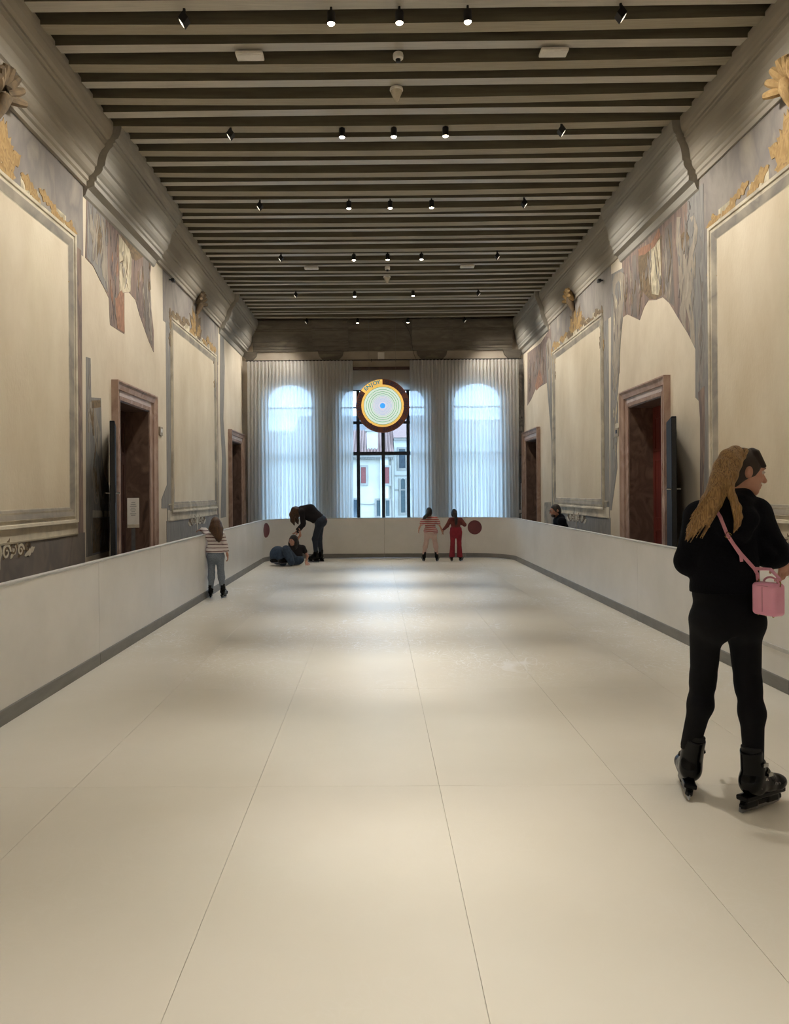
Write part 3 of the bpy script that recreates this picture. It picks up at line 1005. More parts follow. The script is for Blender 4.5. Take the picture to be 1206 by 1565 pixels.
barrier = thing('rink_barrier', 'low white rink boards with grey kick strip around the skating floor', 'barrier')
W_ = RR - RL - 2 * CR
S_END0 = LEN1 + ARC
S_R0 = S_END0 + W_ + ARC
left_s = [q + 2.0 for q in (-2.0, .95, 2.95, 4.95, 6.95, 8.95, 10.95, 12.95, 14.95)] + [LEN1]
right_s = [S_R0] + [S_R0 + (RE - CR - q) for q in (15.15, 13.15, 11.15, 9.15, 7.15, 5.80, 3.8, 1.8, -2.0)]
segs = [(left_s[i], left_s[i + 1], 1, 0) for i in range(len(left_s) - 1)]
segs += [(LEN1, LEN1 + ARC, 14, .012), (S_END0, S_END0 + 1.76, 1, .012), (S_END0 + 1.76, S_END0 + W_, 1, .012), (S_END0 + W_, S_R0, 14, .012)]
segs += [(right_s[i], right_s[i + 1], 1, 0) for i in range(len(right_s) - 1)]
g = .0025
for s0, s1, n, lift in segs:
    pn = sweep(s0 + g, s1 - g, [(0, lift), (0, BOARD_H - .022), (.004, BOARD_H - .018), (.046, BOARD_H - .018), (.05, BOARD_H - .022), (.05, lift)], n).build('board_panel', 'board_white', barrier, smooth=n > 1)
    sweep(s0 + g, s1 - g, [(-.010, lift + .001), (-.010, .105), (-.006, .112), (.001, .112), (.001, lift + .001)], n).build('kick_strip', 'kick_grey', barrier, smooth=n > 1)
    sweep(s0, s1, [(-.004, BOARD_H - .018), (-.004, BOARD_H - .004), (.0, BOARD_H), (.05, BOARD_H), (.054, BOARD_H - .004), (.054, BOARD_H - .018)], n).build('cap_rail', 'board_cap', barrier, smooth=n > 1)
# low rail on the gate panel by the skater in black
sweep(right_s[5] + .02, right_s[7] - .02, [(-.006, .315), (-.006, .345), (.001, .348), (.001, .312)], 1).build('gate_rail', 'board_cap', barrier)


def sticker(s_c, zc, r=.172):
    mb = MB()
    n = 40
    vs, fs = [], []
    for kk, off in enumerate((-.0035, .001)):
        for ring in range(1, 5):
            for i in range(n):
                a = 2 * PI * i / n
                x, y_, nx, ny = rail(s_c + r * ring / 4 * math.cos(a))
                vs.append((x - nx * off, y_ - ny * off, zc + r * ring / 4 * math.sin(a)))
        x, y_, nx, ny = rail(s_c)
        vs.append((x - nx * off, y_ - ny * off, zc))
    half = 4 * n + 1
    for h in (0, half):
        for ring in range(3):
            for i in range(n):
                fs.append((h + ring * n + i, h + ring * n + (i + 1) % n, h + (ring + 1) * n + (i + 1) % n, h + (ring + 1) * n + i))
        for i in range(n):
            fs.append((h + 4 * n, h + i, h + (i + 1) % n))
    for i in range(n):
        fs.append((3 * n + i, 3 * n + (i + 1) % n, half + 3 * n + (i + 1) % n, half + 3 * n + i))
    mb.add(vs, fs)
    o = mb.build('round_sticker', 'red_vinyl', barrier)
    o['label'] = 'dull red round sticker'


sticker(LEN1 + CR * R(16), .735)
sticker(S_END0 + W_ + .22, .735)

# ------------------------------------------------------------------ curtains, rod, blind
ROD_Z, CY = 5.16, 19.80


def curtain(label, x0, x1, folds, seed):
    rnd = random.Random(seed)
    nx, nz = folds * 8, 14
    ph = [rnd.uniform(-.8, .8) for _ in range(folds + 2)]
    am = [rnd.uniform(.55, 1.25) for _ in range(folds + 2)]
    vs, fs = [], []
    for j in range(nz + 1):
        q = j / nz
        z = ROD_Z - .03 - (ROD_Z - .06) * q
        for i in range(nx + 1):
            s = i / nx
            fi = s * folds
            k = int(fi)
            fr = fi - k
            a_ = am[k] * (1 - fr) + am[k + 1] * fr
            p_ = ph[k] * (1 - fr) + ph[k + 1] * fr
            w = 2 * PI * fi + p_ * (.3 + q)
            x = x0 + (x1 - x0) * s + .020 * math.sin(2 * w) * (.4 + .6 * q) + .03 * q * math.sin(fi * .9 + seed)
            yv = CY + .052 * a_ * math.cos(w) * (.75 + .4 * q)
            vs.append((x, yv, z))
    for j in range(nz):
        for i in range(nx):
            a = j * (nx + 1) + i
            fs.append((a, a + 1, a + nx + 2, a + nx + 1))
    mb = MB().add(vs, fs)
    root = thing('sheer_curtain', label, 'curtain')
    o = mb.build('voile', 'sheer_voile', root, smooth=False, fix=False)
    o.data.polygons.foreach_set('use_smooth', [True] * len(o.data.polygons))
    # heading tape and glider hooks
    hd = MB()
    n = folds * 8
    pts_t = [(vs[i][0], vs[i][1], ROD_Z - .028) for i in range(nx + 1)]
    for i in range(nx):
        a, b = pts_t[i], pts_t[i + 1]
        hd.add([(a[0], a[1] - .003, a[2] - .05), (b[0], b[1] - .003, b[2] - .05), (b[0], b[1] - .003, b[2]), (a[0], a[1] - .003, a[2])], [(0, 1, 2, 3)])
    hd.build('heading_tape', 'sheer_voile', root, fix=False)
    return root


curtain('sheer white curtain hanging in front of the left-hand arched window', -3.44, -.60, 30, 3)
curtain('sheer white curtain hanging in front of the right-hand arched window', .92, 3.84, 31, 8)
rod = thing('curtain_rod', 'thin black curtain rail running across the end wall', 'curtain rail')
MB().bx(-3.47, 3.90, CY - .012, CY + .012, ROD_Z - .028, ROD_Z).build('rail', 'black_metal', rod)
for x in (-3.3, -2.3, -1.2, -.1, .55, 1.6, 2.7, 3.7):
    MB().bx(x - .008, x + .008, CY - .012, YE + .001, ROD_Z - .006, ROD_Z + .012).build('bracket', 'black_metal', rod)
for x in (-.1, .55):
    MB().bx(x - .006, x + .006, CY - .006, CY + .006, ROD_Z - .07, ROD_Z - .028).build('hook', 'black_metal', rod)
bl = thing('roller_blind', 'white roller blind with dark casing above the middle window', 'blind')
MB().bx(-.98, 1.40, 19.90, 19.998, 4.90, 4.98).build('casing', 'door_umber', bl)
MB().bx(-.96, 1.38, 19.945, 19.949, 4.36, 4.91).build('cloth', 'blind_cloth', bl)
MB().bx(-.97, 1.39, 19.935, 19.96, 4.33, 4.365).build('bottom_bar', 'black_metal', bl)

# cable that sags from the ceiling to the curtain rail
pts = []
for i in range(24):
    q = i / 23
    pts.append((.72 + .42 * q + .06 * math.sin(q * 5), 19.62 + .15 * min(1, q * 2.2) + .0 * q, 6.14 - .97 * q ** 1.15))
tag(MB().tube(pts, .006, 6).build('power_cable', 'black_metal', smooth=True), 'loose black cable running from the ceiling down to the curtain rail', 'cable')
vg = thing('wall_speaker', 'small square white grilled box on the end wall above the curtain rail', 'speaker')
MB().cbox(.07, .25, 19.94, 19.999, 5.20, 5.38, .006).build('housing', 'white_plastic', vg)
for a in range(2):
    for b in range(2):
        MB().cbox(.08 + a * .085, .155 + a * .085, 19.934, 19.942, 5.21 + b * .085, 5.285 + b * .085, .003).build('grille', 'white_plastic', vg)

# ------------------------------------------------------------------ round hanging light sign
SR, SY = .705, 19.42
sg = thing('round_sign', 'round illuminated sign with concentric rings hanging before the middle window', 'sign', (.185, SY, 3.87))


def annulus(r0, r1, y, a0=0.0, a1=2 * PI, n=72, th=.004):
    mb = MB()
    full = abs(a1 - a0 - 2 * PI) < 1e-6
    m = n if full else n + 1
    vs = []
    for yy in (y, y + th):
        for r in (r0, r1):
            for i in range(m):
                a = a0 + (a1 - a0) * i / n          # clockwise from the top as seen by the viewer
                vs.append((r * math.sin(a), yy, r * math.cos(a)))
    fs = []
    for i in range(n):
        j = (i + 1) % m
        fs += [(i, j, m + j, m + i), (2 * m + i, 2 * m + j, 3 * m + j, 3 * m + i), (m + i, m + j, 3 * m + j, 3 * m + i), (i, j, 2 * m + j, 2 * m + i)]
    return mb.add(vs, fs)


def disc(r, y, n=64, th=.004):
    mb = MB()
    vs = [(r * math.sin(2 * PI * i / n), yy, r * math.cos(2 * PI * i / n)) for yy in (y, y + th) for i in range(n)]
    return mb.add(vs, [tuple(range(n)), tuple(range(n, 2 * n))] + [(i, (i + 1) % n, n + (i + 1) % n, n + i) for i in range(n)])


mat('sign_brown', C(98, 58, 42), .5, C(84, 46, 32), 5, 4, emit=C(92, 52, 36), estr=.25)
mat('sign_yellow', C(240, 190, 96), .5, emit=C(246, 196, 104), estr=.5)
mat('sign_mint', C(206, 226, 208), .5, C(200, 222, 204), 2, 3, emit=C(204, 224, 208), estr=.6)
mat('sign_lilac', C(208, 212, 230), .5, C(204, 212, 228), 2, 3, emit=C(206, 210, 228), estr=.62)
mat('sign_line', C(88, 138, 116), .5, emit=C(88, 138, 116), estr=.45)
mat('sign_line_pale', C(160, 172, 186), .5, emit=C(160, 172, 186), estr=.5)
mat('sign_blue', C(60, 150, 228), .5, emit=C(60, 150, 228), estr=.8)
mat('sign_navy', C(48, 44, 62), .5, emit=C(40, 38, 58), estr=.15)
mat('sign_teal', C(44, 124, 132), .5, emit=C(44, 124, 132), estr=.55)
MB().lathe([(SR - .012, -.03), (SR, -.02), (SR, .03), (SR - .01, .04)], n=72, axis='y').build('housing', 'sign_brown', sg, smooth=True)
A0 = R(-54)
dark_band = annulus(.775 * SR, .985 * SR, -.036, 0, R(306), 72).build('dark_band', 'sign_brown', sg)
yellow_sector = annulus(.775 * SR, .985 * SR, -.037, A0, 0, 24).build('yellow_sector', 'sign_yellow', sg)
annulus(.70 * SR, .79 * SR, -.039).build('yellow_ring', 'sign_yellow', sg)
annulus(.36 * SR, .705 * SR, -.0385).build('mint_field', 'sign_mint', sg)
disc(.365 * SR, -.0392).build('lilac_field', 'sign_lilac', sg)
for rr in (.70, .605, .52, .445):
    annulus((rr - .008) * SR, (rr + .008) * SR, -.043).build('ring_line', 'sign_line', sg)
for rr in (.38, .33, .285, .245, .205, .17):
    annulus((rr - .005) * SR, (rr + .005) * SR, -.043).build('ring_line', 'sign_line_pale', sg)
disc(.10 * SR, -.045).build('blue_centre', 'sign_blue', sg)


def arc_text(word, a0, a1, rad, size, material, parent, y):
    n = len(word)
    for i, chh in enumerate(word):
        vs, fs = [], []
        cu = bpy.data.curves.new('glyph', 'FONT')
        cu.body = chh
        cu.size = size
        cu.align_x = 'CENTER'
        cu.extrude = .0015
        cu.offset = .0035
        ob = bpy.data.objects.new('glyph', cu)
        COL.objects.link(ob)
        bpy.context.view_layer.update()
        me = bpy.data.meshes.new_from_object(ob.evaluated_get(bpy.context.evaluated_depsgraph_get()))
        a = a0 + (a1 - a0) * (i + .5) / n
        o = len(vs)
        for v in me.vertices:
            lx, lz = v.co.x * 1.15, v.co.y + rad
            vs.append((lx * math.cos(a) + lz * math.sin(a), y - v.co.z, -lx * math.sin(a) + lz * math.cos(a)))
        fs += [tuple(o + k for k in p.vertices) for p in me.polygons]
        bpy.data.objects.remove(ob)
        bpy.data.meshes.remove(me)
        MB().add(vs, fs).build('letter', material, parent, fix=False)


words_ = [('ENJOY', -54, 0), ('SURVIVE', 0, 66), ('ENJOY', 66, 120), ('SURVIVE', 120, 186), ('ENJOY', 186, 240), ('SURVIVE', 240, 306)]
for i, (wd, a, b) in enumerate(words_):
    arc_text(wd, R(a + 5), R(b - 5), .822 * SR, .135, 'sign_teal' if i == 0 else 'sign_navy', yellow_sector if i == 0 else dark_band, -.0405)
for x in (-.35, .35):
    MB().tube([(x, 0, math.sqrt(SR ** 2 - x * x) - .01), (x, 0, ZC + .205 - 3.87)], .0018, 5).build('suspension_wire', 'grey_metal', sg)

# ------------------------------------------------------------------ ceiling lights and devices
ROW_Y = [-2.4, -.05, 2.25, 4.6, 6.93, 9.15, 11.45, 14.0, 16.6, 19.2]
ROWN = {4: 'nearest', 5: 'second', 6: 'third', 7: 'fourth', 8: 'fifth', 9: 'farthest'}
XC = (-.39, .25, .89)
XS = (-1.77, 2.32)


def spot_lamp(parent, power, ang, blend, loc, direction, size=.05):
    ld = bpy.data.lights.new('lamp_beam', 'SPOT')
    ld.energy = power
    ld.color = WARM
    ld.spot_size = ang
    ld.spot_blend = blend
    ld.shadow_soft_size = size
    lo = bpy.data.objects.new('lamp_beam', ld)
    COL.objects.link(lo)
    lo.parent = parent
    lo.location = loc
    lo.rotation_euler = Vector(direction).to_track_quat('-Z', 'Y').to_euler()
    return lo


def beam_bottom(x, y_):
    return ZC - .034 * 4 * ((x - XL - .1) / (XR - XL - .2)) * (1 - (x - XL - .1) / (XR - XL - .2))


for ri, ry in enumerate(ROW_Y):
    vis = ri in ROWN
    xs = XC if ri not in (8, 9) else (XC[0] - .06, XC[2] - .03)
    for k, x in enumerate(xs):
        pos = ('left', 'middle', 'right')[k] if len(xs) == 3 else ('left', 'right')[k]
        if vis:
            lab = 'black cylindrical ceiling downlight, %s one of the %s row' % (pos, ROWN[ri])
        else:
            lab = 'black cylindrical ceiling downlight above the camera, %s one, row %s' % (pos, ('one', 'two', 'three', 'four')[ri])
        z = beam_bottom(x, ry)
        t = thing('ceiling_downlight', lab, 'downlight', (x, ry, z), 0, 'downlights along the middle of the ceiling')
        MB().lathe([(.012, .03), (.012, -.03)], n=8).build('stem', 'black_metal', t)
        MB().lathe([(.026, -.012), (.037, -.016), (.039, -.024), (.039, -.122), (.036, -.125), (.032, -.119)], n=20).build('body', 'black_metal', t, smooth=True)
        MB().lathe([(.033, -.119), (.033, -.1245), (.027, -.131), (.010, -.134)], n=20).build('lens', 'lens', t, smooth=True)
        spot_lamp(t, DOWN_W * (.74 if ri < 4 else 1.0 if ri < 5 else .95 if ri < 7 else .8 if ri < 8 else .62), R(38) if ri < 4 else R(31), 1.0, (0, 0, -.15), (0, 0, -1))
    for k, x in enumerate(XS):
        sd = (-1, 1)[k]
        wallw = ('left', 'right')[k]
        lab = 'black diamond-shaped wall washer aimed at the %s wall, %s row' % (wallw, ROWN[ri] if vis else ('one', 'two', 'three', 'four')[ri] + ' above the camera')
        z = beam_bottom(x, ry)
        t = thing('wall_washer', lab, 'spotlight', (x, ry, z), 0, 'wall washers along the ceiling')
        MB().lathe([(.014, .03), (.014, -.04)], n=8).build('stem', 'black_metal', t)
        # lozenge-section head, its lens in the lower outer face
        hd = MB().prism([(0, -.015), (.047, -.08), (0, -.145), (-.047, -.08)], lambda a, b, h: (a, h, b), -.045, .045).build('head', 'black_metal', t)
        dirv = Vector((sd * .83, 0, -.56)).normalized()
        face = Vector((sd * .0235, 0, -.1125))
        rot = Matrix.Rotation(sd * R(-56), 3, 'Y')
        MB().box(tuple(face + dirv * .002), (.054, .064, .004), rot).build('lens', 'lens_side', hd)
        spot_lamp(t, WASH_W, R(104), .9, tuple(Vector((0, 0, -.09)) + dirv * .08), (sd * 1.0, 0, -1.4), .14)

for ri, (yy, tag_) in enumerate(((7.62, 'near'), (14.85, 'far'))):
    for k, x in enumerate((-1.27, 1.86)):
        t = thing('emergency_light', 'flat white rectangular emergency light on the %s %s side of the ceiling' % (tag_, ('left', 'right')[k]), 'light', (x, yy, beam_bottom(x, yy)))
        MB().cbox(-.14, .14, -.07, .07, -.028, .005, .006).build('housing', 'white_plastic', t)
        MB().cbox(-.125, .125, -.055, .055, -.033, -.027, .002).build('diffuser', 'white_plastic', t)
    t = thing('smoke_detector', 'round white smoke detector in the %s middle of the ceiling' % tag_, 'detector', (.26, yy + .02, beam_bottom(.2, yy)))
    MB().lathe([(.05, .01), (.055, -.01), (.052, -.04), (.04, -.05)], n=20).build('base', 'white_plastic', t, smooth=True)
    MB().lathe([(.028, -.048), (.024, -.075), (.016, -.078)], n=14).build('sensor', 'black_metal', t, smooth=True)
    t = thing('cone_sensor', 'pale cone-shaped sensor hanging behind the %s smoke detector' % tag_, 'sensor', (.26, yy + .68, beam_bottom(.2, yy)))
    MB().lathe([(.072, .01), (.075, -.012), (.068, -.022)], n=20).build('base', 'white_plastic', t, smooth=True)
    MB().lathe([(.068, -.02), (.06, -.045), (.025, -.125), (.014, -.135), (.004, -.138)], n=20).build('cone', 'clear_plastic', t, smooth=True)

# small fittings on the walls
for side in (-1, 1):
    P = side_place(side)
    x, y_ = (258, 427) if side < 0 else (921, 429)
    d, z = wall_pt(side, x, y_)
    t = thing('wall_hook', 'tiny black spotlight bracket high on the %s wall under the cornice' % ('left' if side < 0 else 'right'), 'bracket', P(d, z, 0))
    s = 1 if side < 0 else -1
    MB().tube([(-.01 * s, 0, 0), (.06 * s, 0, 0)], .012, 8).build('arm', 'black_metal', t)
    MB().box((.07 * s, 0, -.01), (.05, .09, .05)).build('head', 'black_metal', t)
    x, y_ = (244, 659) if side < 0 else (943.5, 661)
    d, z = wall_pt(side, x, y_)
    t = thing('switch_plate', '%s switch plate on the wall beyond the %s doorway' % (('beige', 'left') if side < 0 else ('brown', 'right')), 'switch', P(d, z, 0))
    MB().box((.012 * s, 0, 0), (.026, .17, .14)).build('plate', 'beige_plate', t)
    MB().box((.028 * s, 0, .01), (.008, .07, .06)).build('button', 'black_metal' if side > 0 else 'white_plastic', t)
t = thing('valve_box', 'small grey box with pipe and valve at the right curtain edge', 'valve', (3.905, 19.93, 0))
MB().cbox(-.03, .03, -.03, .03, 1.82, 1.96, .005).build('box', 'grey_metal', t)
MB().tube([(0, 0, 0), (0, 0, 1.82)], .012, 8).build('pipe', 'white_plastic', t, smooth=True)
MB().lathe([(.02, -.03), (.045, -.02), (.05, .0), (.045, .02), (.02, .03)], (-.05, -.06, 1.06), 14, 'y').build('valve_wheel', 'white_plastic', t, smooth=True)
MB().tube([(0, 0, 1.0), (-.05, -.04, 1.05)], .014, 8).build('elbow', 'chrome', t, smooth=True)

# notice on a stand in the left doorway
t = thing('notice_stand', 'slim stand with a white printed notice in the left doorway', 'sign', (XL + .10, 10.62, -.05), R(18))
MB().lathe([(.15, 0), (.15, .012), (.05, .02), (.016, .03)], n=24).build('base', 'grey_metal', t, smooth=True)
MB().bx(-.028, .028, -.012, .012, .02, 1.24).build('post', 'grey_metal', t)
nb = MB().cbox(-.082, .082, -.022, -.012, 1.17, 1.60, .002).build('notice_board', 'white_plastic', t)
for i, (w, z) in enumerate(((.05, 1.53), (.07, 1.50), (.09, 1.475), (.06, 1.45), (.08, 1.425), (.05, 1.40), (.085, 1.37), (.06, 1.35))):
    MB().bx(-w / 2, w / 2, -.0235, -.0215, z, z + .007).build('print_line', 'grey_metal', nb)
MB().cbox(-.08, .08, -.026, -.010, 1.17, 1.22, .003).build('clip', 'clear_plastic', nb)

# ------------------------------------------------------------------ the street outside the windows
mat('ext_cream', C(172, 167, 154), .9, C(156, 150, 138), .8, 6, bump=.1)
mat('ext_white', C(176, 174, 167), .9, C(160, 157, 150), .8, 6, bump=.1)
mat('ext_stone', C(136, 131, 123), .85, C(122, 117, 110), 2, 5)
mat('ext_shutter_red', C(118, 54, 52), .6, C(104, 46, 44), 3, 4, (1, 1, 8))
mat('ext_shutter_green', C(58, 74, 76), .6, C(48, 62, 66), 3, 4, (1, 1, 8))
mat('ext_tile', C(126, 94, 84), .85, C(104, 78, 72), 6, 6, (1, 4, 1))
mat('ext_roof_dark', C(88, 84, 86), .85, C(74, 72, 74), 3, 5, (1, 4, 1))
mat('ext_glass', C(60, 70, 78), .1, C(48, 58, 66), 3, 3)
mat('ext_water', C(96, 108, 104), .3, C(84, 98, 96), 1.5, 4, bump=.2)
ZG = -5.5
ground_out = tag(MB().bx(-60, 60, YE + .5, 120, ZG - .2, ZG).build('street_ground', 'ext_stone'), kind='structure')


def ext_window(parent, x0, x1, z0, z1, Y, shutter, arched=False, side_shut=None):
    w = MB()
    if arched:
        cx, hw = (x0 + x1) / 2, (x1 - x0) / 2
        poly = [(x0, z0), (x1, z0)] + [(cx + hw * math.cos(PI * i / 10), z1 - hw + hw * math.sin(PI * i / 10)) for i in range(11)]
    else:
        poly = rect(x0, x1, z0, z1)
    pl = lambda t, z, n: (t, Y - n, z)
    win = MB().prism(poly, pl, -.01, .02).build('window', shutter, parent)
    fr = MB()
    for (a, b, c, d) in ((x0 - .12, x1 + .12, z0 - .14, z0), (x0 - .12, x0, z0, z1), (x1, x1 + .12, z0, z1), (x0 - .12, x1 + .12, z1, z1 + .12)):
        if arched and c >= z1 - 1e-6:
            continue
        fr.prism(rect(a, b, c, d), pl, -.01, .07)
    fr.build('stone_surround', 'ext_stone', win)
    if shutter == 'ext_shutter_red' or shutter == 'ext_shutter_green':
        sl = MB()
        n = 10
        for i in range(n):
            zz = z0 + (z1 - z0) * (i + .5) / n
            sl.prism(rect(x0 + .03, x1 - .03, zz - .03, zz + .02), pl, .018, .035)
        sl.build('shutter_slats', shutter, win)['kind'] = 'stuff'
    return win


bA = thing('house', 'pale house with red shutters across the street, seen through the middle window', 'building', (0, 0, ZG))
bA_off = -ZG
YA = 45.0


def Eb(root, x0, x1, y0, y1, z0, z1, name, m):
    return MB().bx(x0, x1, y0, y1, z0 - ZG, z1 - ZG).build(name, m, root)


Eb(bA, -13, 1.08, YA, YA + 9, ZG, 3.75, 'wall', 'ext_cream')
Eb(bA, .25, .75, YA - .25, YA + .02, ZG, 3.7, 'chimney_breast', 'ext_white')
Eb(bA, -13.2, 1.09, YA - .35, YA + .1, 3.72, 3.86, 'eave', 'ext_stone')
for i in range(60):
    x = -4.9 + i * .1
    Eb(bA, x, x + .05, YA - .33, YA, 3.58, 3.72, 'dentil', 'ext_stone')
mb = MB()
mb.add([(-13.3, YA - .45, 3.86 - ZG), (1.10, YA - .45, 3.86 - ZG), (1.10, YA + 5, 5.75 - ZG), (-13.3, YA + 5, 5.75 - ZG), (-13.3, YA + 9.4, 3.9 - ZG), (1.10, YA + 9.4, 3.9 - ZG)],
       [(0, 1, 2, 3), (3, 2, 5, 4), (0, 3, 4), (1, 5, 2), (0, 4, 5, 1)])
rf = mb.build('roof', 'ext_tile', bA)
for i in range(53):
    x = -9.0 + i * .19
    MB().tube([(x, YA - .47, 3.9 - ZG), (x, YA + 5, 5.79 - ZG)], .06, 6).build('roof_tile_row', 'ext_tile', rf)
ch = Eb(bA, -.55, .12, YA + .6, YA + 1.2, 3.8, 5.35, 'chimney', 'ext_white')
MB().bx(-.65, .22, YA + .5, YA + 1.3, 5.35 - ZG, 5.47 - ZG).build('chimney_cap', 'ext_stone', ch)
mb = MB(); mb.add([(-.65, YA + .5, 5.47 - ZG), (.22, YA + .5, 5.47 - ZG), (.22, YA + 1.3, 5.47 - ZG), (-.65, YA + 1.3, 5.47 - ZG), (-.21, YA + .9, 5.8 - ZG)], [(0, 1, 4), (1, 2, 4), (2, 3, 4), (3, 0, 4)])
mb.build('chimney_hat', 'ext_tile', ch)
for (x0, x1, z0, z1, sh_) in ((-.92, -.62, 2.15, 3.12, 'ext_shutter_red'), (.54, .80, 2.12, 3.1, 'ext_shutter_red'), (-3.4, -3.0, 2.15, 3.12, 'ext_shutter_red'), (-6.0, -5.6, 2.15, 3.12, 'ext_shutter_red'),
                            (.02, .38, .15, 1.1, 'ext_shutter_green'), (.58, .80, .15, 1.1, 'ext_shutter_green'), (-1.5, -1.15, .1, 1.15, 'ext_glass'), (-4.2, -3.8, .1, 1.1, 'ext_shutter_green'), (-8.2, -7.8, 2.15, 3.12, 'ext_shutter_red')):
    ext_window(bA, x0, x1, z0 - ZG, z1 - ZG, YA if not (.2 < x0 < .76) else YA - .25, sh_)
MB().tube([(-.95, YA - .05, .9 - ZG), (-.4, YA - .05, .86 - ZG), (-.1, YA - .05, .9 - ZG)], .03, 6).build('string_course', 'ext_stone', bA)
MB().tube([(.95, YA - .06, ZG * 0), (.95, YA - .06, 3.7 - ZG)], .05, 8).build('downpipe', 'ext_stone', bA)

bB = thing('house', 'taller white house with an arched dark window, right of the red-shuttered house', 'building', (0, 0, ZG))
YB2 = 46.5
Eb(bB, 1.14, 14, YB2, YB2 + 9, ZG, 4.9, 'wall', 'ext_white')
Eb(bB, 1.13, 14.2, YB2 - .3, YB2 + .1, 4.85, 5.0, 'eave', 'ext_stone')
mb = MB()
mb.add([(1.12, YB2 - .4, 5.0 - ZG), (14.2, YB2 - .4, 5.0 - ZG), (14.2, YB2 + 5, 6.6 - ZG), (1.12, YB2 + 5, 6.6 - ZG), (1.12, YB2 + 9.4, 5.0 - ZG), (14.2, YB2 + 9.4, 5.0 - ZG)],
       [(0, 1, 2, 3), (3, 2, 5, 4), (0, 3, 4), (1, 5, 2), (0, 4, 5, 1)])
mb.build('roof', 'ext_tile', bB)
ext_window(bB, 1.55, 1.82, .3 - ZG, 2.45 - ZG, YB2, 'ext_shutter_green', True)
ext_window(bB, 1.45, 1.85, 3.1 - ZG, 4.3 - ZG, YB2, 'ext_glass')
ext_window(bB, 3.4, 3.9, 2.0 - ZG, 3.3 - ZG, YB2, 'ext_shutter_green')
ext_window(bB, 6.4, 6.9, 2.0 - ZG, 3.3 - ZG, YB2, 'ext_shutter_green')
for z in (1.7, 2.6):
    Eb(bB, 1.2, 14, YB2 - .06, YB2, z, z + .07, 'string_course', 'ext_stone')
bC = thing('house', 'grey-roofed house rising behind the chimney of the pale house', 'building', (0, 0, ZG))
Eb(bC, -6, 4, 58, 66, ZG, 6.3, 'wall', 'ext_stone')
mb = MB()
mb.add([(-6.4, 57.6, 6.3 - ZG), (4.4, 57.6, 6.3 - ZG), (4.4, 62, 8.0 - ZG), (-6.4, 62, 8.0 - ZG), (-6.4, 66.4, 6.3 - ZG), (4.4, 66.4, 6.3 - ZG)], [(0, 1, 2, 3), (3, 2, 5, 4), (0, 3, 4), (1, 5, 2), (0, 4, 5, 1)])
mb.build('roof', 'ext_roof_dark', bC)
Eb(bC, 1.3, 1.9, 59.5, 60.1, 6.8, 8.2, 'chimney', 'ext_stone')

# ------------------------------------------------------------------ people: signed-distance modelling, meshed with surface nets
V3 = lambda *a: np.array(a, dtype=np.float64)


def nrm(v):
    v = np.asarray(v, float)
    return v / (np.linalg.norm(v) + 1e-12)


def cap(a, b, ra, rb=None, k=.02, op='u'):
    return dict(t='cap', a=np.array(a, float), b=np.array(b, float), ra=ra, rb=ra if rb is None else rb, k=k, op=op)


def ell(c, r, B=None, k=.02, op='u'):
    return dict(t='ell', c=np.array(c, float), r=np.array(r, float), B=np.eye(3) if B is None else np.array(B, float), k=k, op=op)


def rbox(c, h, rad, B=None, k=.005, op='u'):
    return dict(t='box', c=np.array(c, float), h=np.array(h, float), rad=rad, B=np.eye(3) if B is None else np.array(B, float), k=k, op=op)


def plane(p, n):
    """cut away the side n points to"""
    return dict(t='pl', p=np.array(p, float), n=nrm(n), k=0, op='c')


def pdist(p, X):
    if p['t'] == 'cap':
        a, b = p['a'], p['b']
        ab = b - a
        L2 = float(ab @ ab) + 1e-12
        q = X - a
        h = np.clip((q @ ab) / L2, 0, 1)
        d = q - h[..., None] * ab
        return np.sqrt((d * d).sum(-1)) - (p['ra'] + (p['rb'] - p['ra']) * h)
    if p['t'] == 'ell':
        q = (X - p['c']) @ p['B'].T
        k0 = np.sqrt(((q / p['r']) ** 2).sum(-1))
        k1 = np.sqrt(((q / p['r'] ** 2) ** 2).sum(-1)) + 1e-9
        return k0 * (k0 - 1) / k1
    if p['t'] == 'box':
        q = np.abs((X - p['c']) @ p['B'].T) - (p['h'] - p['rad'])
        return np.sqrt((np.maximum(q, 0) ** 2).sum(-1)) + np.minimum(q.max(-1), 0) - p['rad']
    return (X - p['p']) @ p['n']


def pbox(p):
    if p['t'] == 'cap':
        r = max(p['ra'], p['rb'])
        return np.minimum(p['a'], p['b']) - r, np.maximum(p['a'], p['b']) + r
    if p['t'] == 'ell':
        e = np.abs(p['B'].T) @ p['r']
        return p['c'] - e, p['c'] + e
    e = np.abs(p['B'].T) @ p['h']
    return p['c'] - e, p['c'] + e


def combine(f, d, p):
    k = max(p['k'], 1e-4)
    if p['op'] == 'u':
        h = np.clip(.5 + .5 * (f - d) / k, 0, 1)
        return f + (d - f) * h - k * h * (1 - h)
    d = -d
    h = np.clip(.5 + .5 * (d - f) / k, 0, 1)
    return f + (d - f) * h + k * h * (1 - h)


def sdf_at(prims, X):
    f = np.full(X.shape[:-1], 10.0)
    for p in prims:
        d = pdist(p, X)
        f = np.maximum(f, d) if p['op'] == 'c' else combine(f, d, p)
    return f


